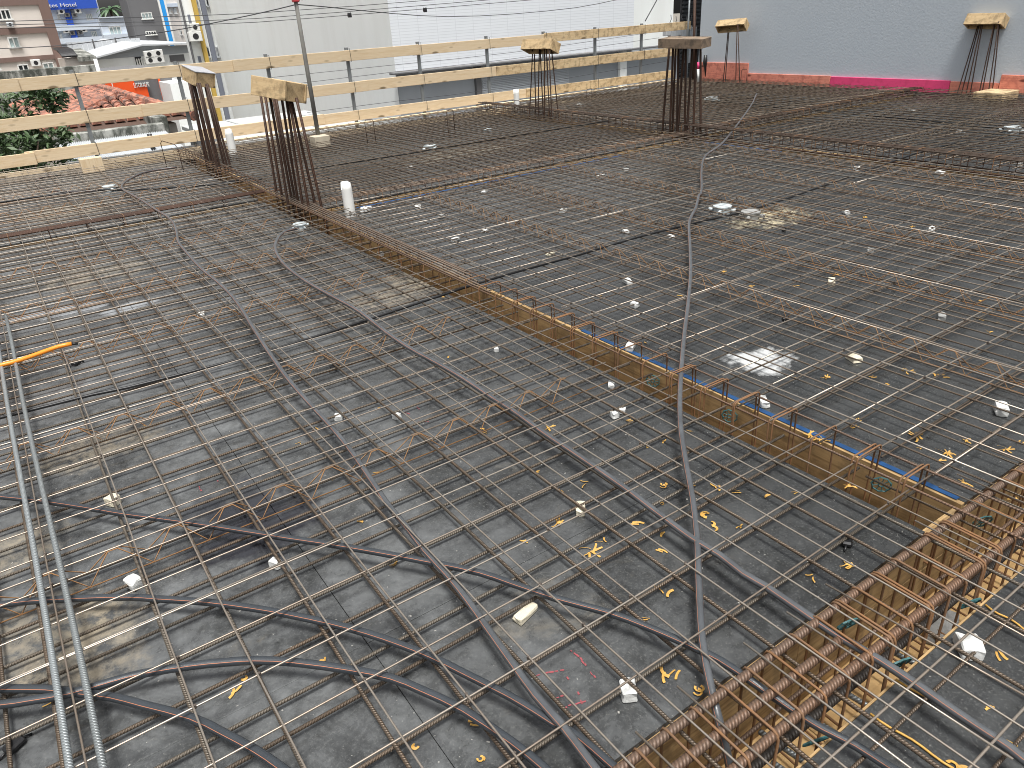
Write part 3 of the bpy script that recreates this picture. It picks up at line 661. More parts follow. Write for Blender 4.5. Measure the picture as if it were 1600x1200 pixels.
conduit('lowest conduit arching down at the bottom left corner', gp(0, 0, 1, [(-100, 1072), (0, 1076), (75, 1077), (125, 1083), (175, 1089), (225, 1102), (300, 1122), (350, 1146), (400, 1173), (437, 1198), (500, 1245)], zc-.006), .0148)
conduit('black conduit running across the bays behind the plaster patch', [(-2.9, 4.12, .045), (-.34, 4.1, .045), (.23, 4.03, .045), (.9, 3.985, .045), (1.6, 4.03, .045), (2.34, 4.1, .05), (2.75, 4.1, .06), (3.35, 4.12, .05), (4.03, 4.15, .05), (4.72, 4.11, .05), (5.49, 4.07, .05), (7.49, 4.2, .08), (8.44, 4.25, .09), (10.28, 4.3, .05), (10.9, 4.32, .05)], .0098, [BLACKP, BLACKP], .25)
conduit('black conduit running across the far middle bay', [(2.2, 9.4, .05), (3.34, 9.36, .05), (4.68, 9.28, .05), (4.9, 9.31, .05), (6.4, 9.31, .05), (8.5, 9.2, .06)], .0125, [BLACKP, BLACKP], .3)
conduit('black conduit in the right bay parallel to the grey wall', [(10.9, 9.6, .06), (10.71, 8.13, .07), (10.52, 5.83, .07), (10.46, 4.39, .05)], .013, [BLACKP, BLACKP], .3)
conduit('dark conduit across the far left bay behind the left cross beam', gp(0, 0, 1, [(-80, 328), (0, 316), (79, 305), (147, 297), (200, 297), (289, 292), (367, 285), (410, 280)], .05), .0125, [BLACKP, BLACKP], .2)
conduit('thin looping conduit below the guard rail at far left', gp(0, 0, 1, [(150, 298), (110, 300), (80, 298), (60, 292), (55, 286), (62, 279), (76, 275), (95, 273)], .06), .011, None, .1)
# orange conduit
pp = gp(0, 0, 1, [(-60, 582), (0, 571), (30, 563), (62, 552), (90, 542), (112, 537)], .125)
og = thing('orange_conduit', 'bright orange conduit end lying on the mesh at left', 'conduit', pp[-1])
tube('pipe', smooth_path(pp, .05), .0125, ORANGEP, og, 12)
tube('plug', [pp[-1], pp[-1]+Vector((.03, -.005, -.008))], [.011, .006], BLACKP, og, 8)

# ================================================================== PIPES, MAST, POLES
def pvc(label, base, h, r):
    V = []; F = []; n = 20; hs = [0, .1*h, .6*h, .8*h]
    def topz(a): return h-.0-.24*h*max(0, math.cos(2*a+.3))
    for layer in (0, 1):
        rr = r if layer == 0 else r-.006
        for k in range(n):
            a = 2*math.pi*k/n
            for z in hs+[topz(a)]: V.append(base+Vector((rr*math.cos(a), rr*math.sin(a), z)))
    m = len(hs)+1
    for layer in (0, 1):
        for k in range(n):
            for i in range(m-1):
                q = (layer*n*m+k*m+i, layer*n*m+((k+1) % n)*m+i, layer*n*m+((k+1) % n)*m+i+1, layer*n*m+k*m+i+1); F.append(q if layer == 0 else q[::-1])
    for k in range(n): F.append((k*m+m-1, ((k+1) % n)*m+m-1, n*m+((k+1) % n)*m+m-1, n*m+k*m+m-1))
    o = mk('drain_pipe', V, F, WHITEP, None, base, None, None, True); return tag(o, label, 'drain pipe', 'white drain pipe stubs')
pvc('white drain pipe stub with notched rim right of the front column', G(548, 338, 0), .33, .052)
pvc('white drain pipe stub beside the column close to the guard rail', G(365, 242, 0), .37, .058)
pvc('white drain pipe stub in front of the far guard rail', G(808, 171, 0), .36, .055)
mast = thing('timber_mast', 'slim grey mast in a small concrete block before the white house', 'mast', (4.2, 11.35, 0))
mb_ = G(505, 230, 0); mt = AD(462, 2, G(499, 228, .0)); bp_ = G(499, 222, .06)
span('base_block', (mb_.x-.14, mb_.y-.08, 0), (mb_.x+.10, mb_.y+.14, .17), plain('mast_block', (.50, .44, .34), .85, .4, 9), mast)
tube('pole', [bp_, bp_+(mt-bp_)*.5, mt+(mt-bp_)*.15], [.034, .032, .028], plain('mast_wood', (.17, .165, .15), .8, .5, 7), mast, 10)
q = mt+(mt-bp_)*.03
cbox('lamp_holder', q, (.09, .09, .14), RED, mast, .01); cbox('clip', q+Vector((.07, -.03, .0)), (.04, .03, .12), WHITEP, mast, .005)
pole = thing('scaffold_pole', 'rusty brown pole at the end of the guard rail by the grey wall', 'pole', (13.5, 12.6, 0))
pb = G(1083, 125, .1); ptp = AD(1086, -10, pb); tube('tube', [pb, ptp], .03, COLB, pole, 8)
tube('tube', [AY(1072, 100, 12.9), AY(1078, -10, 12.9)], .02, GREYM, pole, 8)
# black wrapped rod and red white stake beside the pole
p0 = G(1103, 122, .1); o = tube('wrapped_rod', [p0, AD(1102, 105, p0), AD(1101.5, 99, p0), AD(1102.5, 86, p0)], [.012, .03, .05, .035], BLACKP, None, 8); tag(o, 'black wrapped rod standing before the tall coral board', 'rod')
p0 = G(1091, 128, .1); st_ = thing('marker_stake', 'white stake with a pink top behind the tall column bars', 'stake', p0)
tube('shaft', [p0, AD(1091, 108, p0)], .028, WHITEP, st_, 8); tube('painted_tip', [AD(1091, 107.8, p0), AD(1091.5, 97, p0)], .028, PINKP, st_, 8)
# steel hooks left standing up
def hook(label, a, b_, h, dx):
    p = G(*a, .05); q = G(*b_, .05); o = tube('lifting_hook', [p, p+Vector((0, 0, h*.9)), p+(q-p)*.12+Vector((0, 0, h)), p+(q-p)*.88+Vector((0, 0, h)), q+Vector((0, 0, h*.9)), q], .005, COLB, None, 6)
    tag(o, label, 'steel hook', 'bent steel hooks standing on the deck')
hook('bent steel hook standing left of the white house corner', (575, 228), (588, 226), .36, .1)
hook('bent steel hook standing right of the white house corner', (701, 211), (711, 209), .36, .1)
hook('bent steel hook beside the thin column bars at the grey wall', (1157, 131), (1166, 131), .28, .1)
hook('bent steel hook in the far left bay beside the brown column', (261, 262), (288, 272), .36, .1)
hook('bent steel hook left of the drain pipe at the guard rail', (804, 175), (813, 176), .2, .1)
hook('bent steel hook right of the thin column before the guard rail', (917, 162), (925, 160), .25, .1)

# ================================================================== BLOCKS, BOXES, SPACERS
def chunk(name, c, d, mat, seed, rz):
    r_ = random.Random(seed); bm = bmesh.new(); bmesh.ops.create_cube(bm, size=1)
    bmesh.ops.subdivide_edges(bm, edges=bm.edges[:], cuts=1, use_grid_fill=True)
    for v in bm.verts: v.co = Vector((v.co.x*d[0]*(1+r_.uniform(-.09, .09)), v.co.y*d[1]*(1+r_.uniform(-.09, .09)), (v.co.z+.5)*d[2]*(1+(r_.uniform(-.2, .06) if v.co.z > 0 else 0))))
    bmesh.ops.bevel(bm, geom=[e for e in bm.edges if len(e.link_faces) == 2 and e.calc_face_angle() > .6], offset=min(d)*.09, segments=1, affect='EDGES')
    me = bpy.data.meshes.new(name); bm.to_mesh(me); bm.free(); me.materials.append(mat)
    o = bpy.data.objects.new(name, me); COL.objects.link(o); o.location = (c.x, c.y, .001); o.rotation_euler = (0, 0, rz); return o
blocks = [
 (1563, 646, .085, .055, .05, FOAM, 'large white foam block on the dark deck near the right picture edge'),
 (960, 652, .045, .04, .035, FOAM, 'white foam block left one of a pair on the near left bay'),
 (972, 645, .04, .035, .03, FOAM, 'white foam block right one of a pair on the near left bay'),
 (1192, 633, .075, .05, .04, FOAM, 'white wedge of foam behind the stirrups beside the blue tape'),
 (985, 546, .085, .05, .04, FOAM, 'white foam slab standing beside the stirrups left of the straight conduit'),
 (955, 604, .06, .035, .03, FOAM, 'white foam scrap on the deck edge left of the straight conduit'),
 (907, 800, .075, .04, .035, CREAMB, 'cream block under a bar right of the two winding conduits'),
 (822, 962, .10, .04, .03, CREAMB, 'long cream block on the dark deck at bottom centre'),
 (982, 1086, .065, .05, .045, FOAM, 'crumpled white scrap beside the red chalk marks'),
 (1512, 1018, .085, .07, .05, FOAM, 'white foam cup shaped block right of the sandy trough'),
 (530, 655, .05, .045, .035, FOAM, 'white chip left of the winding conduit at picture centre'),
 (620, 654, .04, .04, .03, FOAM, 'white chip right of the winding conduit at picture centre'),
 (178, 788, .05, .06, .05, CREAMB, 'cream spacer under the mesh above the left diagonal conduit'),
 (212, 917, .05, .06, .045, FOAM, 'white spacer above the arching conduit at left'),
 (432, 886, .035, .045, .04, FOAM, 'white spacer at the edge of the wet patch'),
 (775, 549, .04, .03, .03, FOAM, 'small white chip below the long beam at picture centre'),
 (1334, 563, .085, .06, .03, CREAMB, 'flat cream block on the middle bay right of the plaster patch'),
 (1455, 362, .08, .05, .04, FOAM, 'white foam block far out on the middle bay at right'),
 (1470, 499, .06, .045, .04, CONCB, 'pale grey block beside the girder at right'),
 (1360, 394, .07, .05, .03, CONCB, 'small grey block right of the straight conduit in the middle bay'),
 (980, 442, .09, .05, .03, FOAM, 'white foam slab left of the straight conduit, larger of two in a row'),
 (992, 480, .06, .05, .04, FOAM, 'white crumb left of the straight conduit below the foam slab'),
 (1322, 334, .09, .05, .03, FOAM, 'white foam scrap right of the pale junction box'),
 (1468, 273, .09, .07, .04, FOAM, 'white scrap near the far long beam at right'),
 (1338, 267, .09, .07, .05, FOAM, 'white block just before the far long beam'),
 (653, 325, .10, .07, .03, FOAM, 'white block right of the front drain pipe'),
 (572, 330, .13, .09, .05, FOAM, 'white foam scrap at the foot of the front drain pipe'),
 (757, 301, .09, .06, .03, FOAM, 'white scrap behind the cross beam in the middle bay'),
 (880, 331, .11, .06, .03, FOAM, 'white foam scrap in the middle bay left of the straight conduit'),
 (712, 376, .08, .05, .03, FOAM, 'small white block right of the long beam below the drain pipe'),
 (758, 362, .10, .05, .03, FOAM, 'white split scrap in the middle bay behind the small white block'),
 (860, 398, .08, .05, .02, CREAMB, 'flat cream chip in front of the black cross conduit'),
 (978, 364, .06, .05, .03, FOAM, 'small white cube in the middle bay behind the black conduit'),
 (1048, 372, .07, .05, .03, FOAM, 'white lump left of the bend in the straight conduit'),
 (595, 399, .07, .05, .03, CONCB, 'grey chip on the left bay beside the long beam'),
 (1299, 441, .12, .05, .02, CREAMB, 'cream sliver in the middle bay between two girders'),
 (978, 268, .09, .07, .04, CONCB, 'dark grey block far in the middle bay'),
 (938, 275, .12, .07, .02, FOAM, 'flat white scrap far in the middle bay'),
 (1253, 218, .12, .08, .04, FOAM, 'white scrap behind the far long beam'),
 (1425, 175, .13, .10, .05, FOAM, 'white scrap in the right bay before the pink board'),
 (1292, 166, .12, .09, .04, FOAM, 'white scrap in the far corner before the pink board'),
 (905, 168, .1, .1, .09, FOAM, 'white crumpled scrap right of the far thin column'),
 (315, 494, .09, .05, .03, FOAM, 'white chip under a girder in the left bay'),
 (762, 204, .16, .1, .03, BOXG, 'pale scrap on the far middle bay'),
 (640, 262, .13, .08, .03, FOAM, 'white chip right of the front column bars'),
 (1590, 256, .09, .07, .04, FOAM, 'white block at the right picture edge on the right bay'),
 (1500, 207, .12, .08, .03, FOAM, 'white flake in the right bay beside the conduit'),
 (1450, 545, .001, .001, .001, None, ''),
 (690, 340, .07, .05, .04, CONCB, 'dark chip right of the front drain pipe'),
]
for i, (px, py, dx, dy, dz, mt_, lab) in enumerate(blocks):
    if mt_ is None: continue
    o = chunk('foam_block' if mt_ is FOAM else ('concrete_block' if mt_ is CONCB else 'spacer_block'), G(px, py, 0), (dx*.85, dy*.85, dz*.85), mt_, i*7+3, rnd.uniform(.2, 1.4))
    tag(o, lab, 'block', 'pale blocks and chips lying on the deck')
# black chair spacers
for px, py, lab in ((120, 570, 'black plastic spacer under the orange conduit end'), (1322, 850, 'black plastic spacer on the bare deck before the sandy trough'), (25, 1168, 'black plastic scrap at the bottom left corner'), (1225, 360, 'black plastic spacer in the middle bay beyond the girder'), (1227, 500, 'black plastic spacer in the middle bay above the plaster patch'), (523, 576, 'black plastic spacer under the girder at picture centre')):
    c = G(px, py, 0); s_ = thing('plastic_spacer', lab, 'spacer', c, 'black plastic spacers')
    cbox('body', c+Vector((0, 0, .014)), (.05, .036, .02), BLACKP, s_, .006, Matrix.Rotation(.6, 3, 'Z'))
    for k in (-1, 1): tube('leg', [c+Vector((.02*k, .012*k, .012)), c+Vector((.04*k, .02*k, .003))], .004, BLACKP, s_, 5)
# junction boxes
def jbox(label, c, s, ang, mat, n=8):
    t = thing('junction_box', label, 'junction box', c, 'junction boxes fixed to the deck')
    V = []; F = []
    rings = ((s, 0), (s, s*.75), (s*1.12, s*.76), (s*1.12, s*.9), (s*.8, s*.92))
    for rr, z in rings:
        for k in range(n): a = ang+2*math.pi*(k+.5)/n; V.append(c+Vector((rr*math.cos(a), rr*math.sin(a), z)))
    for i in range(len(rings)-1):
        for k in range(n): F.append((i*n+k, i*n+(k+1) % n, (i+1)*n+(k+1) % n, (i+1)*n+k))
    F.append(tuple((len(rings)-1)*n+k for k in range(n))); mk('body', V, F, mat, t)
    for k in range(4):
        a = ang+k*math.pi/2; p = c+Vector((math.cos(a)*s*1.02, math.sin(a)*s*1.02, s*.4)); tube('spout', [p, p+Vector((math.cos(a), math.sin(a), 0))*s*.55], s*.22, mat, t, 8)
    return t
jbox('pale octagonal junction box where the curling conduit ends', G(470, 358, 0), .06, .3, BOXG)
jbox('pale junction box on the middle bay near the bend of the straight conduit', G(1128, 333, 0), .075, .5, BOXG)
jbox('grey junction box with sandy top beside the pale one in the middle bay', G(1172, 342, 0), .075, .5, CONCB)
jbox('pale junction box far out in the right bay', G(1580, 208, 0), .09, .2, BOXG)
jbox('pale junction box in the far corner bay behind the tall column', G(1112, 160, 0), .10, .2, BOXG)
jbox('pale junction box in the far middle bay', G(672, 235, 0), .08, .2, BOXG)
jbox('pale junction box in the far left bay among the conduits', G(172, 298, 0), .07, .2, BOXG)
# teal wheel spacers on the stirrups
def wheel(label, c, axis, r=.033):
    a = Vector(axis).normalized(); u = a.cross(Vector((0, 0, 1))).normalized(); v = a.cross(u); mb = MB()
    ring = [c+(u*math.cos(t)+v*math.sin(t))*r*(1+.1*(k % 2)) for k, t in enumerate([2*math.pi*i/18 for i in range(18)])]
    mb.tube(ring, .0035, 4, True); mb.tube([c+(u*math.cos(2*math.pi*i/8)+v*math.sin(2*math.pi*i/8))*r*.3 for i in range(8)], .003, 4, True)
    for i in range(9):
        t = 2*math.pi*i/9; d = u*math.cos(t)+v*math.sin(t); mb.tube([c+d*r*.3, c+d*r*.98], .002, 4)
    o = mb.build('wheel_spacer', TEAL, None, c); tag(o, label, 'spacer wheel', 'teal wheel spacers clipped to the cages')
for (px, py, pl, val, ax_, lab) in ((1140, 650, 'x', 2.50, (.9, .5, .1), 'teal wheel spacer in the long trough right of the straight conduit'), (1377, 757, 'x', 2.50, (.9, .5, .1), 'teal wheel spacer in the long trough near the lower right corner'), (1535, 815, 'z', -.1, (.5, .9, .4), 'teal wheel spacer where the two troughs meet'), (1325, 975, 'z', -.05, (.3, .9, .4), 'teal wheel spacer on the far side of the sandy trough'), (1515, 943, 'z', -.03, (.3, .9, .5), 'teal wheel spacer at the near rim of the sandy trough'), (1405, 1037, 'z', -.05, (.3, .9, .4), 'teal wheel spacer under the curling conduit in the sandy trough'), (1275, 1158, 'z', -.04, (.3, .9, .5), 'teal wheel spacer at the bottom of the picture in the sandy trough'), (1020, 595, 'x', 2.5, (.9, .5, .1), 'teal wheel spacer in the long trough left of the straight conduit')):
    c = AX(px, py, val) if pl == 'x' else G(px, py, val); wheel(lab, c, ax_)
# dusty stone in the sandy trough
o = chunk('stone', G(1470, 985, -.39), (.16, .1, .05), CONCB, 5, .4); o.location.z = -.399; tag(o, 'grey mortar lump on the floor of the sandy trough', 'mortar lump')

# yellow scraps
def scrap_mesh(seed, kind):
    r_ = random.Random(seed); mb = MB()
    for k in range({'straight': 2, 'cluster': 7, 'curl': 2}[kind]):
        L = r_.uniform(.03, .075); a = r_.uniform(0, 6.3) if kind == 'cluster' else r_.uniform(-.3, .3); cur = r_.uniform(-25, 25) if kind != 'curl' else r_.choice((-1, 1))*r_.uniform(50, 75)
        p = Vector((r_.uniform(-.015, .015), r_.uniform(-.015, .015), .003)); pts = []; n = 7
        for i in range(n+1):
            pts.append(p.copy()); a += cur*L/n; p = p+Vector((math.cos(a), math.sin(a), r_.uniform(-.12, .16)))*L/n; p.z = max(.002, p.z)
        wd = r_.uniform(.003, .006); V = []; F = []
        for i, q in enumerate(pts):
            d = (pts[min(i+1, n)]-pts[max(i-1, 0)]).normalized(); s_ = Vector((-d.y, d.x, 0))*wd
            V += [q-s_, q+s_+Vector((0, 0, .003)), q+Vector((0, 0, .0015))+s_*.2]
        for i in range(n): F += [(3*i, 3*i+3, 3*i+5, 3*i+2), (3*i+2, 3*i+5, 3*i+4, 3*i+1)]
        mb.add(V, F)
    me = bpy.data.meshes.new('yellow_scrap'); me.from_pydata(mb.V, [], mb.F); me.materials.append(YEL); return me
SM = {k: [scrap_mesh(i*11+j*3+5, k) for i in range(5)] for j, k in enumerate(('straight', 'cluster', 'curl'))}
SC = {
 'cluster': [(1265, 682, 1.1), (1280, 686, 1.2), (1430, 683, 1.3), (1333, 667, .9), (1479, 709, .9), (857, 670, .9), (922, 862, 1.2), (872, 818, .9), (1325, 884, .9), (1505, 755, .8), (1510, 690, .7), (1420, 582, 1.), (1290, 590, .8), (1350, 340, 1.2), (1424, 355, 1.1), (1325, 760, .8), (1570, 702, .9), (1170, 448, 1.), (1130, 425, .9), (1305, 430, .9)],
 'curl': [(1106, 806, 1.5), (1040, 757, 1.2), (845, 737, .8), (1115, 820, 1.3), (1030, 786, .7), (650, 1165, .8), (1096, 1075, 1.2), (500, 1030, .8), (1490, 1195, 1.3), (755, 1180, .8), (380, 1060, .8)],
 'straight': [(918, 755, 1.), (985, 820, 1.1), (1115, 758, 1.2), (1155, 770, 1.), (1195, 777, .9), (1040, 932, 1.2), (1015, 968, .8), (1037, 1048, 1.2), (1058, 1050, 1.), (620, 880, 1.), (470, 692, .8), (597, 737, .8), (498, 672, .7), (760, 677, .7), (752, 670, .7), (1055, 672, .7), (1082, 675, .6), (1035, 692, .7), (980, 658, .7), (1032, 838, .9), (945, 848, .8), (1025, 860, .9), (1160, 822, .8), (1340, 655, .8), (1412, 577, .9), (1460, 585, 1.), (1480, 708, .7), (1465, 720, .8), (1560, 1020, 1.), (1540, 1108, .8), (1595, 690, .9), (975, 518, .9), (1060, 462, .9), (940, 462, .8), (1010, 537, .7), (1240, 447, .8), (1530, 500, .9), (1560, 505, 1.), (1360, 590, .8), (1475, 590, .8), (1545, 520, .8), (1235, 590, .7), (1200, 385, .8), (1370, 475, .7), (205, 700, .9), (230, 668, .8), (90, 1090, .9), (360, 1088, 1.), (735, 1130, .9), (560, 815, .8), (1270, 900, .8), (1180, 640, .6), (1575, 780, .8), (1530, 470, .7), (830, 330, .8), (1250, 330, .9), (690, 465, .8), (560, 590, .7), (520, 750, .7), (1385, 600, .7), (640, 545, .6), (700, 560, .6), (590, 640, .6), (1440, 700, .6), (1080, 760, .6), (1010, 700, .6), (880, 770, .6), (815, 845, .7), (1245, 770, .6)]}
LM = [(1563, 646, 'large white foam block'), (966, 648, 'pair of white foam blocks'), (1192, 633, 'white wedge'), (985, 546, 'slab by the stirrups'), (907, 800, 'cream block'), (822, 962, 'long cream block'), (982, 1086, 'crumpled white scrap'), (1512, 1018, 'cup shaped white block'), (530, 655, 'left white chip'), (620, 654, 'right white chip'), (1190, 563, 'plaster patch'), (1334, 563, 'flat cream block'), (1455, 362, 'far white foam block'), (1470, 499, 'pale grey block'), (1172, 342, 'sandy junction box'), (980, 442, 'upper white slab'), (1322, 850, 'black spacer'), (1140, 650, 'upper teal wheel'), (390, 815, 'wet patch'), (178, 788, 'cream spacer'), (1090, 850, 'crossing of two conduits'), (1299, 441, 'cream sliver'), (860, 398, 'flat cream chip'), (775, 549, 'small white chip'), (1377, 757, 'lower teal wheel'), (150, 1085, 'crossing of arching conduits')]
used = {}; SHAPE = {'cluster': 'shredded tangle of yellow scraps', 'curl': 'curled yellow scrap', 'straight': 'small straight yellow shaving'}
ORDN = ('', ', second nearest', ', third nearest', ', fourth nearest', ', fifth nearest', ', sixth nearest')
allsc = []
for kd, L in SC.items():
    for i, (px, py, s_) in enumerate(L):
        lm = min(LM, key=lambda q: math.hypot(q[0]-px, (q[1]-py)*1.4)); dx, dy = px-lm[0], (py-lm[1])*1.4
        dr = ('right of' if dx > 0 else 'left of') if abs(dx) > abs(dy) else ('in front of' if dy > 0 else 'behind')
        allsc.append((math.hypot(dx, dy), kd, i, px, py, s_, SHAPE[kd]+' '+dr+' the '+lm[2]))
for dst, kd, i, px, py, s_, lab in sorted(allsc):
    n_ = used.get(lab, 0); used[lab] = n_+1
    p = G(px, py, 0); o = bpy.data.objects.new('yellow_scrap', SM[kd][i % 5]); COL.objects.link(o); o.location = (p.x, p.y, .0015)
    o.rotation_euler = (0, 0, rnd.uniform(0, 6.3)); o.scale = (s_*.62,)*3
    tag(o, lab+ORDN[min(n_, 5)], 'scrap', 'yellow plastic scraps on the deck')
# yellow cords on the strip right of the trough
for a, b_, lab in (((1360, 1115), (1490, 1200), 'yellow rope on the deck below the trough, lower of the three'), ((1400, 1062), (1590, 1165), 'yellow rope beside the conduit right of the trough'), ((1540, 945), (1620, 995), 'yellow rope at the right picture edge by the trough rim')):
    P = [G(a[0]+(b_[0]-a[0])*t, a[1]+(b_[1]-a[1])*t+2*math.sin(t*9), .006) for t in [k/8 for k in range(9)]]
    o = tube('rope', P, .0035, YEL, None, 5); tag(o, lab, 'rope', 'yellow ropes on the deck')
# red chalk marks on the panels
def chalk(label, lines):
    mb = MB()
    for L in lines:
        P = [G(*q, 0) for q in L]
        for a, b_ in zip(P[:-1], P[1:]):
            n = max(1, int((b_-a).length/.012))
            for k in range(n):
                if rnd.random() < .25: continue
                p = a+(b_-a)*((k+.5)/n); mb.box((p.x+rnd.uniform(-.002, .002), p.y+rnd.uniform(-.002, .002), .0012), (rnd.uniform(.006, .014), rnd.uniform(.003, .006), .0008), Matrix.Rotation(math.atan2(b_.y-a.y, b_.x-a.x), 3, 'Z'))
    o = mb.build('chalk_mark', REDMARK); o['kind'] = 'stuff'
chalk('red chalk numerals on the deck left of the crumpled white scrap', [crop(800, 900, 4, L) for L in ([(360, 460), (420, 510), (520, 640)], [(150, 625), (230, 600), (330, 590)], [(290, 565), (350, 650)], [(265, 765), (330, 745)], [(320, 825), (400, 800), (500, 770)], [(405, 720), (440, 800)])])
chalk('faint red chalk letters on the deck beside the wet patch', [crop(0, 600, 4, L) for L in ([(1240, 640), (1260, 670)], [(1340, 600), (1390, 620)], [(1290, 770), (1310, 780)])])
chalk('faint red chalk letters on the deck at picture centre', [crop(400, 600, 4, L) for L in ([(930, 175), (960, 190)], [(1010, 240), (1100, 235)], [(1000, 130), (1020, 160)])])

# ================================================================== BACKGROUND
def facade(name, label, Y, pl, pr, pyt, depth, mat, z1=None, z0=-8., cat='building'):
    """a building whose front stands at y=Y between the sight lines through pl and pr"""
    a = AY(*pl, Y); b_ = AY(*pr, Y); t = thing(name, label, cat, ((a.x+b_.x)/2, Y, z0))
    z1 = z1 if z1 is not None else max(a.z, b_.z)
    span('wall', (a.x, Y, z0), (b_.x, Y+depth, z1), mat, t, .0); return t
def panel(parent, name, Y, p0, p1, mat, proud=.05, th=.1, bev=0.):
    a = AY(*p0, Y); b_ = AY(*p1, Y)
    return span(name, (a.x, Y-proud, min(a.z, b_.z)), (b_.x, Y-proud+th, max(a.z, b_.z)), mat, parent, bev)
def window(parent, Y, p0, p1, frame=WHITEP, pane=GLASS, nx=2, proud=.03):
    a = AY(*p0, Y); b_ = AY(*p1, Y); x0, x1 = sorted((a.x, b_.x)); z0, z1 = sorted((a.z, b_.z)); f = .05
    o = MB()
    for (c, d) in ((((x0+x1)/2, z1-f/2), (x1-x0, f)), (((x0+x1)/2, z0+f/2), (x1-x0+.1, f*1.3))): o.box((c[0], Y-proud, c[1]), (d[0], .12, d[1]))
    for k in range(nx+1):
        xx = x0+f/2+(x1-x0-f)*k/nx; o.box((xx, Y-proud+.002, (z0+z1)/2), (f, .11, z1-z0))
    w_ = o.build('window', frame, parent)
    for k in range(nx):
        xa = x0+(x1-x0)*k/nx+f*.6; xb = x0+(x1-x0)*(k+1)/nx-f*.6
        mk('pane', [(xa, Y-.02, z0+f*.6), (xb, Y-.02, z0+f*.6), (xb, Y-.02, z1-f*.6), (xa, Y-.02, z1-f*.6)], [(0, 1, 2, 3)], pane, w_)
    return w_
def ac_unit(parent, Y, px, py, s, mat=WHITEP):
    c = AY(px, py, Y); o = cbox('air_conditioner', (c.x, Y-.25, c.z), (s*1.35, .3, s), mat, parent, .02)
    V = [(c.x+s*.32*math.cos(a), Y-.405, c.z+s*.32*math.sin(a)) for a in [2*math.pi*i/14 for i in range(14)]]
    mk('fan_grille', V, [tuple(range(13, -1, -1))], DARKM, o); return o

# white house right behind the guard rail
HX, HY = 9.95, 20.
wh = thing('white_house', 'big white house with pale tiled front behind the guard rail', 'building', (HX, HY, -8))
mk('wall', [(HX, HY, -8), (HX, 37.4, -8), (HX, 37.4, 9), (HX, HY, 9), (22, HY+.0, 9), (22, 37.4, 9)], [(0, 3, 2, 1), (3, 4, 5, 2)], WHITEW, wh)
tm = M('tiled_front', (.62, .64, .70), .5); zz = tm.pos()
br = N(tm.t, 'ShaderNodeTexBrick'); br.inputs['Scale'].default_value = 1; br.inputs['Brick Width'].default_value = .6; br.inputs['Row Height'].default_value = .075; br.inputs['Mortar Size'].default_value = .006; br.offset = 0
br.inputs['Color1'].default_value = (.80, .83, .865, 1); br.inputs['Color2'].default_value = (.775, .805, .84, 1); br.inputs['Mortar'].default_value = (.64, .665, .70, 1)
sw = N(tm.t, 'ShaderNodeSeparateXYZ'); cb_ = N(tm.t, 'ShaderNodeCombineXYZ'); tm.link(zz, sw.inputs[0]); tm.link(sw.outputs[0], cb_.inputs[0]); tm.link(sw.outputs[2], cb_.inputs[1]); tm.link(cb_.outputs[0], br.inputs['Vector']); tm.link(br.outputs['Color'], tm.p.inputs['Base Color'])
mk('tiled_wall', [(HX, HY-.001, .36), (18.9, HY-.001, .36), (18.9, HY-.001, 9), (HX, HY-.001, 9), (HX, HY+.3, 9), (18.9, HY+.3, 9), (18.9, HY+.3, .36), (HX, HY+.3, .36)], [(0, 1, 2, 3), (0, 7, 6, 1), (1, 6, 5, 2)], tm.m, wh)
span('wall_recess', (18.91, HY+1.6, -8), (22.4, HY+2, 9), WHITEW, wh, 0)
span('ledge', (HX-.2, HY-.25, .30), (21.5, HY+.02, .352), DGREY, wh, .01)
span('porch_wall', (HX+.06, HY+.1, -8), (21.4, HY+.4, .299), SHADEW, wh, 0)
for x0, x1 in ((12.75, 16.1),):
    sh = span('roller_shutter', (x0, HY+.02, -4), (x1, HY+.08, .05), ZINC, wh, 0)
    for k in range(34): span('slat', (x0+.03, HY+.0, -1.6+k*.048), (x1-.03, HY+.025, -1.6+k*.048+.036), SHADEW, sh, .006)
span('pier', (12.55, HY-.02, -8), (12.74, HY+.09, .298), DGREY, wh, .0)
span('pier', (18.3, HY-.02, -8), (18.6, HY+.09, .298), WHITEW, wh, .0)
# dark louvred panel between the house and the grey wall
lv = thing('louvre_screen', 'black louvred screen in the gap beside the grey wall', 'screen', (15, 13.4, 0))
A = AY(1068, 0, 14.2); B = AY(1100, 0, 14.2)
span('backing', (A.x, 14.25, -3), (B.x+.6, 14.3, 6), DARKM, lv, 0)
for k in range(60): span('slat', (A.x, 14.2, -.2+k*.09), (B.x+.6, 14.24, -.2+k*.09+.06), plain('louvre_black', (.03, .03, .032), .4) if k == 0 else bpy.data.materials['louvre_black'], lv, .006)
# grey meter box cluster
mt_ = thing('switch_box', 'pale grey electrical boxes with wires behind the weathered cap', 'switch box', (13, 14, 0))
for k in range(6):
    a = AY(1042+k*8, 48+2*(k % 2), 13.6); cbox('housing', (a.x, 13.6, a.z), (.17, .12, .22), ZINC, mt_, .01); tube('cable', [(a.x, 13.55, a.z+.1), (a.x+.03, 13.5, a.z+.24), (a.x+.06, 13.55, a.z+.33)], .008, DARKM, mt_, 5)
a = AY(1076, 87, 13.4); cbox('meter', (a.x, 13.4, a.z), (.16, .12, .32), ZINC, mt_, .01)

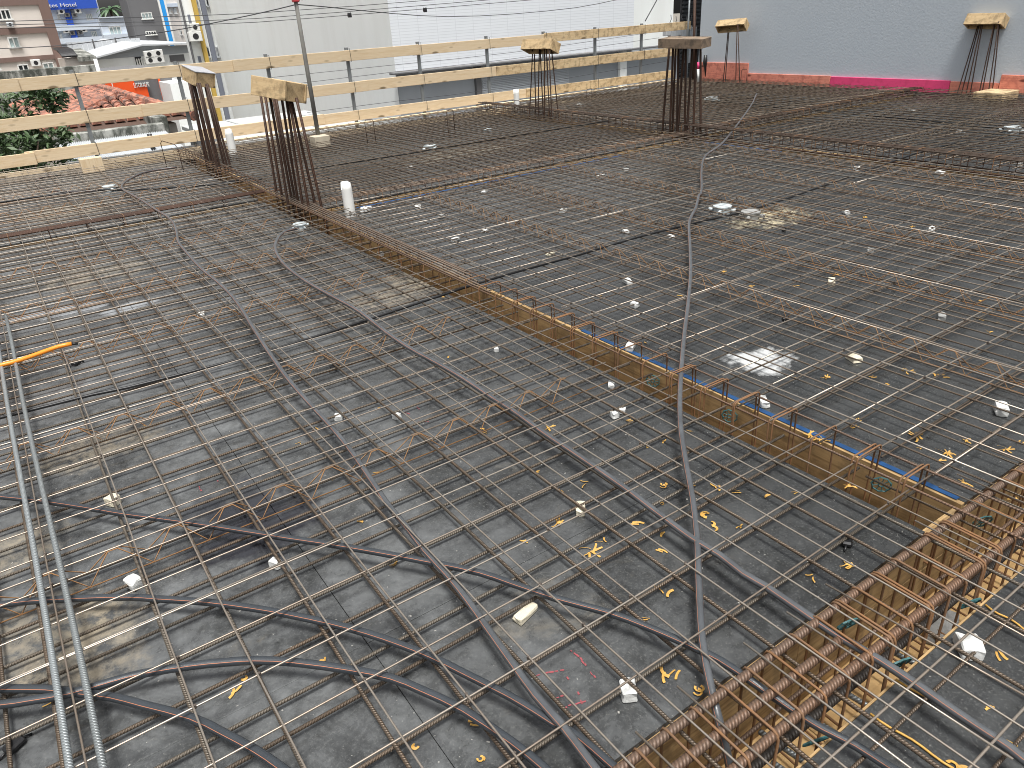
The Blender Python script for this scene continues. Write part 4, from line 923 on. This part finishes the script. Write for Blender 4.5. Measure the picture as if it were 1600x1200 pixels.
# apartment block with brown bands
Y = 45
ap = facade('apartment_block', 'cream apartment block with brown bands at the left picture edge', Y, (-160, 40), (72.5, 0), 0, 14, CREAM, 9.)
def band(ap, Y, xl, yr0, yr1, mat, proud=.08):   # horizontal band at heights seen at picture column 0
    a = AY(0, yr0, Y).z; b_ = AY(0, yr1, Y).z; x1 = AY(73, 0, Y).x
    span('band', (xl, Y-proud, b_), (x1+.02, Y+.02, a), mat, ap, .0)
x_l = AY(-160, 40, Y).x
for a_, b_ in ((-6, 9.7), (44.5, 55), (91, 98.5)): band(ap, Y, x_l, a_, b_, BROWNP)
x1 = AY(73, 0, Y).x; span('corner_pilaster', (x1-.42, Y-.09, -8), (x1+.03, Y+.1, 9), BROWNP, ap, 0)
window(ap, Y, (0-8, 15), (19.5, 31), WHITEP, GLASS, 3); window(ap, Y, (10.5, 58.5), (33, 75), WHITEP, CURT, 2); window(ap, Y, (26, 101), (47, 112), WHITEP, GLASS, 2); window(ap, Y, (65, 98), (86, 108), WHITEP, CURT, 2); window(ap, Y, (-6, 103), (2, 110), WHITEP, GLASS, 1)
ac_unit(ap, Y, 15, 38.5, .2, ZINC); ac_unit(ap, Y, 55, 98, .3, WHITEP)

# hotel
Y = 75
ht = facade('hotel', 'white hotel with a blue sign band and blue vertical stripe', Y, (60, 20), (151, 0), 0, 14, HOTELW, 9.)
sg = panel(ht, 'sign_band', Y, (60, -8), (151.5, 12.6), BLUEP, .5, .6)
panel(ht, 'stripe', Y, (106.8, 10), (112.5, 63.2), BLUEP, .3, .4)
for yy in (41.5, 61.5):
    a = AY(110, yy, Y); span('floor_slab', (AY(60, 20, Y).x, Y-.45, a.z-.28), (AY(152, 0, Y).x, Y, a.z+.1), HOTELW, ht, 0)
for p0, p1, n_ in (((133.6, 21.7), (145.6, 31.4), 3), ((141.7, 49), (153, 59), 3), ((92.5, 53), (99, 63), 2), ((88, 22), (95, 31), 2)): window(ht, Y, p0, p1, WHITEP, CURT if n_ == 3 else GLASS, n_)
for px, py in ((95, 18.4), (120.6, 17.3), (102.8, 48), (129.9, 46.6)): ac_unit(ht, Y, px, py, .36)
for px, py in ((104, 23.5), (115.5, 23.5), (112, 52), (124.5, 51)): ac_unit(ht, Y, px, py, .30, DGREY)
cu = bpy.data.curves.new('lettering', 'FONT'); cu.body = 'ites Hotel'; cu.size = 1.; cu.extrude = .02
lt = bpy.data.objects.new('lettering', cu); COL.objects.link(lt); cu.materials.append(WHITEP); bpy.context.view_layer.update()
me = bpy.data.meshes.new_from_object(lt.evaluated_get(bpy.context.evaluated_depsgraph_get())); bpy.data.objects.remove(lt)
lt = bpy.data.objects.new('lettering', me); COL.objects.link(lt)
l0 = AY(75.2, 11.6, Y-.55); l1 = AY(119.5, 9.2, Y-.55); xs_ = [v.co.x for v in me.vertices]; k_ = (l1.x-l0.x)/(max(xs_)-min(xs_))
hh = (AY(100, 4.4, Y-.55).z-AY(100, 10.8, Y-.55).z)/.73
for v in me.vertices: v.co = Vector(((v.co.x-min(xs_))*k_, -v.co.z-.02, v.co.y*hh))
lt.parent = sg; zl = AY(100, 10.6, Y-.55).z; lt.location = Vector((l0.x, Y-.53, zl))-ORG[sg]
Y = 70
hw = facade('hotel_wing', 'low white wing beside the hotel with a roof palm', Y, (154, 30), (214, 60), 0, .6, HOTELW, AY(180, 28.5, Y).z)
window(hw, Y, (169, 42), (191, 54), WHITEP, CURT, 3); a = AY(180, 55.5, Y); span('floor_slab', (AY(154, 30, Y).x, Y-.3, a.z-.3), (AY(200, 30, Y).x, Y, a.z+.1), HOTELW, hw, 0)
a = AY(180, 28.5, Y); span('coping', (AY(154, 30, Y).x, Y-.15, a.z), (AY(199, 30, Y).x, Y+.2, a.z+.12), HOTELW, hw, 0)
# palm on the roof
pc = AY(175.5, 27, 72); pal = thing('palm_tree', 'small green palm seen above the white hotel wing', 'palm', pc)
tube('trunk', [pc-Vector((0, 0, 1.)), pc+Vector((0, 0, .5))], .09, BARK, pal, 6)
for k in range(13):
    a = 2*math.pi*k/13+.2; el = rnd.uniform(.25, 1.25); P = []
    for i in range(7):
        t_ = i/6; rr = 1.25*t_*math.cos(el*.6); P.append(pc+Vector((math.cos(a)*rr, math.sin(a)*rr, .5+1.0*math.sin(el)*t_*1.3-1.15*t_*t_)))
    V = []; F = []
    for i, q in enumerate(P):
        wd = .13*math.sin(math.pi*min(1, (i+.6)/6.6)); s_ = Vector((-math.sin(a), math.cos(a), -.3))*wd; V += [q-s_, q+Vector((0, 0, .03)), q+Vector((math.sin(a), -math.cos(a), -.3))*-wd*-1]
        V[-1] = q+Vector((math.sin(a)*wd, -math.cos(a)*wd, -.3*wd)); V[-3] = q+Vector((-math.sin(a)*wd, math.cos(a)*wd, -.3*wd))
    for i in range(6): F += [(3*i, 3*i+3, 3*i+4, 3*i+1), (3*i+1, 3*i+4, 3*i+5, 3*i+2)]
    mk('frond', V, F, PALM, pal)
# dark grey block with the sky blue stripe
Y = 62
gb = facade('grey_block', 'dark grey block with a sky blue corner stripe', Y, (198, 0), (246.5, 0), 0, AX(185.6, 0, AY(198, 0, 62).x).y-62, DGREY, 9.)
a = AY(247, 0, Y); b_ = AY(256, 0, Y); span('blue_stripe', (a.x, Y-.12, -8), (b_.x, Y+3, 9), SKYBLUE, gb, 0)
for px in (246.6, 256.2): a = AY(px, 0, Y); span('white_trim', (a.x-.06, Y-.16, -8), (a.x+.06, Y+.05, 9), WHITEP, gb, 0)
a = AY(198, 0, Y); span('corner_rib', (a.x-.03, Y-.05, -8), (a.x+.05, Y+.05, 9), DGREY, gb, 0)
window(gb, Y, (219.5, 20), (239, 30), WHITEP, CURT, 3); window(gb, Y, (226.6, 49), (245, 54.8), WHITEP, GLASS, 4)
Y = 66
cbk = facade('cream_block', 'pale cream block between the blue stripe and the yellow pipe', Y, (256, 0), (296, 0), 0, .6, CREAM, 9.)
for p0, p1 in (((263, 14), (268, 22)), ((271, 13), (277, 22)), ((281, 47), (285, 55)), ((289, 47), (293, 57))): window(cbk, Y, p0, p1, WHITEP, CURT, 2)
a = AY(270, 8, Y); span('floor_slab', (AY(256, 0, Y).x, Y-.2, a.z-.12), (AY(296, 0, Y).x, Y, a.z+.12), HOTELW, cbk, 0)
# white block with yellow stripe
Y = 37.9
yb = facade('white_block', 'white block with a yellow vertical stripe and air conditioners', Y, (280, 0), (360, 0), 0, .5, WHITEW, 9.)
for x0_, x1_, mat_ in ((298, 304.2, YELP), (311, 318.7, BLUEGREY)):
    a = AY(x0_, 0, Y); b_ = AY(x1_, 0, Y); span('stripe', (a.x, Y-.1-(.1 if mat_ is YELP else 0), -8), (b_.x, Y+.02, 9), mat_, yb, 0)
for p0, p1 in (((305.5, -4), (310, 13)), ((321, -4), (326, 11)), ((322.5, 73), (328, 90)), ((336.5, 73), (343, 90))): window(yb, Y, p0, p1, ZINC, GLASS, 1)
panel(yb, 'grey_panel', Y, (292.5, 23), (299.5, 36), BLUEGREY, .03); panel(yb, 'grey_panel', Y, (308.5, 88), (315, 97), BLUEGREY, .03)
ac_unit(yb, Y, 302.5, 57, .40); ac_unit(yb, Y, 301.5, 43, .30)
a = AY(280.5, 0, Y); span('downpipe', (a.x-.04, Y-.1, -8), (a.x+.04, Y-.02, 9), DGREY, yb, 0)

# low white building with air conditioners, fence and roofs in front of the hotel
Y = 50
lw = facade('low_white_building', 'low white building with air conditioners and a shallow grey roof', Y, (147, 92), (302, 90), 0, 12, WHITEW, AY(220, 82, Y).z)
zr = AY(220, 82, Y).z; xa, xb = AY(147, 92, Y).x, AY(302, 90, Y).x; xm = AY(222, 77, Y).x
mk('roof', [(xa-.3, Y-.4, zr-.12), (xm, Y-.4, zr+.42), (xb+.3, Y-.4, zr+.30), (xa-.3, Y+13, zr+.1), (xm, Y+13, zr+.8), (xb+.3, Y+13, zr+.5), (xa-.3, Y-.4, zr-.2), (xm, Y-.4, zr+.34), (xb+.3, Y-.4, zr+.22)], [(0, 1, 4, 3), (1, 2, 5, 4), (6, 7, 1, 0), (7, 8, 2, 1)], ZINC, lw)
mk('gable', [(xa, Y-.01, zr-.2), (xb, Y-.01, zr-.2), (xb, Y-.01, zr+.2), (xm, Y-.01, zr+.32), (xa, Y-.01, zr-.15)], [(0, 1, 2, 3, 4)], SHADEW, lw)
for px, py in ((231, 85), (233, 94), (245, 83), (247, 92.5)): ac_unit(lw, Y-.3, px, py, .38)
panel(lw, 'louvre', Y, (210, 89), (223, 101), DARKM, .05); panel(lw, 'louvre', Y, (264, 86.5), (289, 95), DGREY, .05)
for k in range(4): a = AY(212+k*3.6, 89, Y); span('mullion', (a.x-.03, Y-.1, zr-1.3), (a.x+.03, Y-.04, zr-.3), WHITEP, lw, 0)
Y = 56
fs = thing('sheet_fence', 'ribbed pale sheet fence in front of the hotel', 'fence', (AY(150, 70, Y).x, Y, -2))
x = AY(104, 68, Y).x; xe = AY(213, 60, Y).x; zt = AY(150, 63.5, Y).z; zb = AY(150, 80, Y).z-1.5
while x < xe: span('sheet', (x, Y-.02*(int(x*5) % 2), zb), (x+.26, Y+.02, zt), ZINC, fs, .0); x += .28
for px in (144, 180): a = AY(px, 62, Y); tube('post', [(a.x, Y-.08, zb), (a.x, Y-.08, zt+.1)], .04, DARKM, fs, 6)
# cream yard wall with dark arched roof, mossy gutter wall
Y = 42
yw = facade('yard_building', 'small cream outbuilding with a dark ribbed roof', Y, (101, 94), (148, 92), 0, 5, CREAM, AY(120, 91, Y).z)
a = AY(97, 88, Y); b_ = AY(119, 87, Y); z0_ = AY(108, 88, Y).z; z1_ = AY(108, 74, Y+2.2).z
for k in range(14):
    xx = a.x+(b_.x-a.x)*k/13; tube('roof_rib', [(xx, Y-.2, z0_), (xx-.0, Y+.9, z0_+(z1_-z0_)*.75), (xx-.05, Y+2.2, z1_)], .045, DARKM, yw, 5)
mk('roof', [(a.x, Y-.2, z0_-.02), (b_.x, Y-.2, z0_-.02), (b_.x, Y+2.2, z1_-.02), (a.x, Y+2.2, z1_-.02)], [(0, 1, 2, 3)], DGREY, yw)
a = AY(119, 89, Y); b_ = AY(149, 91, Y); mk('roof', [(a.x, Y-.3, a.z), (b_.x, Y-.3, a.z-.02), (b_.x, Y+4, a.z+.3), (a.x, Y+4, a.z+.3), (a.x, Y-.3, a.z-.2), (b_.x, Y-.3, a.z-.22)], [(0, 1, 2, 3), (0, 4, 5, 1)], MOSS, yw)
Y = 36
mw = thing('mossy_wall', 'mossy concrete parapet running behind the guard rail at left', 'wall', (0, Y, -8))
a = AY(-40, 116, Y); b_ = AY(151, 110, Y); span('wall', (a.x-3, Y, -8), (b_.x, Y+.4, AY(60, 107.5, Y).z), MOSS, mw, .02)
a = AY(149, 92, Y); tube('downpipe', [(b_.x+.05, Y-.1, -8), (b_.x+.05, Y-.1, a.z)], .07, WHITEP, mw, 8)

# orange shop front
Y = 33
sh = facade('orange_shop', 'shop with an orange sign front behind the tiled roof', Y, (150, 140), (268, 120), 0, 6, DGREY, AY(200, 112, Y).z)
panel(sh, 'sign', Y, (158, 112), (233, 152), ORANGE, .12, .1); panel(sh, 'sign', Y, (243, 112), (257, 156), ORANGE, .12, .1)
panel(sh, 'sign_line', Y, (173.5, 126), (175, 136), WHITEP, .13, .02); panel(sh, 'logo_plate', Y, (208, 125.5), (231, 130.5), DGREY, .14, .03)
cu = bpy.data.curves.new('shop_lettering', 'FONT'); cu.body = 'LITORALPE'; cu.size = 1.; cu.extrude = .02
l_ = bpy.data.objects.new('lettering', cu); COL.objects.link(l_); cu.materials.append(WHITEP); bpy.context.view_layer.update()
me = bpy.data.meshes.new_from_object(l_.evaluated_get(bpy.context.evaluated_depsgraph_get())); bpy.data.objects.remove(l_)
l_ = bpy.data.objects.new('lettering', me); COL.objects.link(l_)
a = AY(210, 137, Y-.14); b_ = AY(234, 135, Y-.14); xs_ = [v.co.x for v in me.vertices]; k_ = (b_.x-a.x)/(max(xs_)-min(xs_)); hh = .16/.72
for v in me.vertices: v.co = Vector(((v.co.x-min(xs_))*k_, -v.co.z, v.co.y*hh))
l_.parent = sh; l_.location = Vector((a.x, Y-.15, a.z))-ORG[sh]
pw_ = facade('white_shed', 'white shed wall right of the orange shop', 31, (265, 130), (300, 130), 0, 5, WHITEW, AY(280, 129, 31).z)

# clay tiled house
Ye = 20.5
e0 = AY(60, 213, Ye); e1 = AY(306, 188, Ye); ze = (AY(100, 208, Ye).z+AY(220, 195, Ye).z)/2
apx = AY(186, 149, Ye+3.4); xr, zr = apx.x, apx.z
far_ = AX(147, 135.5, xr); yr = far_.y
tr = thing('tiled_house', 'old house with a weathered clay tile hip roof behind the guard rail', 'house', (xr, Ye, -8))
hw_ = xr-e0.x; xR = e1.x
span('wall', (e0.x+.4, Ye+.4, -8), (xR-.4, yr+1, ze-.1), CREAM, tr, 0)
ax_l = e0.x
mk('roof', [(ax_l, Ye, ze), (xR, Ye, ze), (xr, Ye+3.4, zr), (xr, yr, zr), (ax_l, yr+3, ze), (xR, yr+3, ze)], [(0, 1, 2), (0, 2, 3, 4), (1, 5, 3, 2), (3, 5, 4)], TILEGAP, tr)
tv = []; tf = []
for i in range(5):
    a_ = math.pi*i/4
    for yy, rs, zo in ((0, 1., .0), (.42, .82, .0)): tv.append((math.cos(a_)*.105*rs, yy, math.sin(a_)*.095*rs+zo-(.02 if yy else 0.)))
for i in range(4): tf.append((2*i, 2*i+1, 2*i+3, 2*i+2))
tf.append((8, 6, 4, 2, 0)); tme = bpy.data.meshes.new('roof_tile'); tme.from_pydata(tv, [], tf); tme.materials.append(TILE)
tcount = [0]; tmb = MB()
def tile_at(p, rot):
    if tcount[0] < 290:
        o = bpy.data.objects.new('roof_tile', tme); COL.objects.link(o); o.parent = tr; o.location = p-ORG[tr]; o.rotation_euler = rot.to_euler(); tcount[0] += 1
    else: tmb.add([rot @ Vector(v)+p for v in tv], tf)
def tile_face(o, u, v, inside, du=.26, dv=.36):
    nrm = u.cross(v).normalized(); rot = Matrix((u, v, nrm)).transposed()
    i = 0
    for j in range(0, 40):
        for i in range(-2, 70):
            p = o+u*(i*du+rnd.uniform(-.012, .012))+v*(j*dv+rnd.uniform(-.01, .01))
            if inside(p): tile_at(p+nrm*.015, rot)
uf = Vector((1, 0, 0)); vf = Vector((0, 3.4, zr-ze)).normalized()
def in_front(p):
    t_ = (p.y-Ye)/3.4
    return 0 <= t_ <= 1 and ax_l+(xr-ax_l)*t_ <= p.x <= xR+(xr-xR)*t_
tile_face(Vector((ax_l, Ye-.02, ze+.02)), uf, vf, in_front)
vl = Vector((xr-ax_l, 0, zr-ze)).normalized(); ul = Vector((0, -1, 0))
def in_left(p):
    t_ = (p.x-ax_l)/(xr-ax_l)
    return 0 <= t_ <= 1 and Ye+3.4*t_ <= p.y <= yr+3-3*t_
tile_face(Vector((ax_l, yr+2.9, ze+.02)), ul, vl, in_left)
if tmb.V: o = tmb.build('roof_tile', TILE, tr); o['kind'] = 'stuff'
for a_, b_ in (((ax_l, Ye, ze), (xr, Ye+3.4, zr)), ((xr, Ye+3.4, zr), (xr, yr, zr)), ((xR, Ye, ze), (xr, Ye+3.4, zr))):
    a_ = Vector(a_); b_ = Vector(b_); n_ = int((b_-a_).length/.4); mbb = MB()
    for k in range(n_): p = a_+(b_-a_)*(k/n_); q_ = a_+(b_-a_)*((k+1.1)/n_); mbb.tube([p+Vector((0, 0, .05)), q_+Vector((0, 0, .07))], .13, 7)
    mbb.build('ridge_tiles', TILE, tr)
a_ = Vector((xR*.35+xr*.65, Ye+2.2, ze+(zr-ze)*.65+.12))
# parapet and metal roofs in front of the tiled house
Y = 19.3
pz = AY(150, 204.5, Y).z; x0_, x1_ = AY(84, 215, Y).x, AY(256, 193, Y).x
pr = thing('parapet', 'mossy concrete parapet in front of the tiled roof', 'wall', (x0_, Y, -8)); span('wall', (x0_, Y, -8), (x1_, Y+.25, pz), MOSS, pr, .02); span('wall', (x1_-.15, Y+.26, -8), (x1_+.15, Y+2.4, pz+.12), MOSS, pr, .02)
cr = thing('corrugated_roof', 'pale corrugated metal roof below the mossy parapet', 'roof', (x0_, Y, pz))
V = []; F = []; n_ = 120; za = pz-.19
for i in range(n_+1):
    xx = x0_+(x1_-x0_)*i/n_; h_ = .03*(i % 2)
    V += [(xx, Y-.02, za+h_), (xx, Y-3.6, za-.45+h_)]
for i in range(n_): F.append((2*i, 2*i+1, 2*i+3, 2*i+2))
mk('sheet', V, F, ZINC, cr); tube('vent', [(x0_+(x1_-x0_)*.73, Y-1.5, za-.3), (x0_+(x1_-x0_)*.73, Y-1.5, za+.15)], .05, DARKM, cr, 6)
sr = thing('slab_roof', 'pale slab roof between the tiled house and the white house', 'roof', (x1_, Y, pz))
z2 = AY(330, 192, 19.8).z
for i in range(3):
    for j in range(4): span('slab', (x1_+.5+i*1.05, 15.8+j*1.05, z2-.1), (x1_+.5+i*1.05+1.03, 15.8+j*1.05+1.03, z2+rnd.uniform(-.01, .01)), wallm('slab_grey', (.46, .47, .46), (.3, .3, .3), .4) if i+j == 0 else bpy.data.materials['slab_grey'], sr, .01)
span('support', (x1_+.6, 15.9, -8), (x1_+3.6, 19.9, z2-.11), SHADEW, sr, 0)

# tree at the left
tc = AY(22, 195, 17.2); tree = thing('leafy_tree', 'dark green leafy tree behind the guard rail at left', 'tree', (tc.x-.6, 17.2, -8))
tube('trunk', [(tc.x-.7, 17.5, -8), (tc.x-.6, 17.4, -4), (tc.x-.5, 17.4, tc.z-1.2)], [.2, .15, .08], BARK, tree, 8)
for k in range(7):
    a_ = k*.9; tube('branch', [(tc.x-.55, 17.4, tc.z-3.0+.15*k), (tc.x-.4+math.cos(a_)*.6, 17.4+math.sin(a_)*.5, tc.z-2.0+.15*k), (tc.x-.3+math.cos(a_)*.9, 17.4+math.sin(a_)*.8, tc.z-1.2+.15*k)], [.05, .03, .012], BARK, tree, 5)
mb = MB(); rt = random.Random(3)
clumps = []
while len(clumps) < 150:
    u = Vector((rt.uniform(-1, 1), rt.uniform(-1, 1), rt.uniform(-1, 1)))
    if .3 < u.length < 1: clumps.append((Vector((tc.x-1.25+u.x*2.0, 17.5+u.y*1.4, tc.z-1.25+u.z*1.95)), rt.uniform(.22, .40)))
clumps += [(AY(98, 152, 17.2), .13), (AY(82, 150, 17.2), .16), (AY(60, 148, 17.2), .2), (AY(88, 170, 17.2), .14), (AY(92, 205, 17.), .15), (AY(104, 212, 17.), .12), (AY(45, 148, 17.2), .25), (AY(20, 152, 17.2), .3), (AY(70, 165, 17.2), .3)]
for c, rr in clumps:
    for i in range(int(40+rr*230)):
        d = Vector((rt.gauss(0, 1), rt.gauss(0, 1), rt.gauss(0, .8))); p = c+d*rr*.55
        n1 = Vector((rt.gauss(0, .7), rt.gauss(0, .7), 1)).normalized(); u = n1.orthogonal().normalized(); u = Matrix.Rotation(rt.uniform(0, 6.3), 3, n1) @ u; v = n1.cross(u); L = rt.uniform(.05, .10); W_ = L*.38
        mb.add([p-u*L, p+v*W_+n1*.008, p+u*L, p-v*W_+n1*.008], [(0, 3, 2, 1)])
mb.build('crown', LEAF, tree)

# ================================================================== WIRES
WIREM = plain('wire_black', (.05, .05, .055), .6)
def wire(label, pts, r=.0065, mat=WIREM):
    o = tube('power_line', smooth_path(pts, 1.5), r, mat, None, 5); tag(o, label, 'power line', 'overhead wires behind the guard rail')
Yw = 16.5
for L, lab in ((((-60, 35.5), (0, 33.7), (200, 27.5), (400, 20.5), (675, 0), (740, -5)), 'topmost of the three parallel power lines at upper left'), (((-60, 40.5), (0, 39), (200, 34.5), (400, 29), (762, 0), (800, -3)), 'middle one of the three parallel power lines at upper left'), (((-60, 45.5), (0, 44), (200, 40.5), (400, 34.8), (800, 2.5), (840, -1)), 'lowest of the three parallel power lines at upper left')):
    wire(lab, [AY(*q, Yw) for q in L])
top_ = AD(463, 7, G(499, 228, 0))
wire('cable sagging from the mast top to the left', [AY(-60, 79, 20), AY(0, 76, 19), AY(100, 71, 17), AY(212, 56, 15), AY(287, 45, 13.8), AY(400, 22, 12.4), top_], .0075)
wire('cable sagging from the mast top to the right', [top_, AY(512, 11, 12), AY(612, 21, 14), AY(700, 26, 15.4), AY(800, 22, 16), AY(900, 12, 16.4), AY(962, 0, 16.5), AY(990, -6, 16.5)], .0075)
wire('upper thin wire between the fence planks', [AY(425, 121, Yw), AY(620, 101, Yw), AY(800, 82, Yw), AY(1030, 49, Yw)], .005)
wire('lower thin wire between the fence planks', [AY(470, 130, Yw), AY(620, 112, Yw), AY(800, 92, Yw), AY(1030, 59, Yw)], .005)
wire('thin wire seen just above the bottom fence plank', [AY(480, 176, Yw), AY(620, 158, Yw), AY(800, 136, Yw), AY(1040, 96, Yw)], .005)
wire('steel stay cable rising from the guard rail at the right', [AY(1008, 33, FY+.1), AY(1028, -3, FY+.3)], .012)
for px, py in ((546, 22.5), (664, 14.5)):
    c = AY(px, py, Yw); o = chunk('line_clamp', c, (.07, .07, .09), DARKM, 3, 0); o.location = c-Vector((0, 0, .06)); tag(o, 'small dark clamp on the power line %s the pale tiled front' % ('left of' if px < 600 else 'before'), 'clamp')
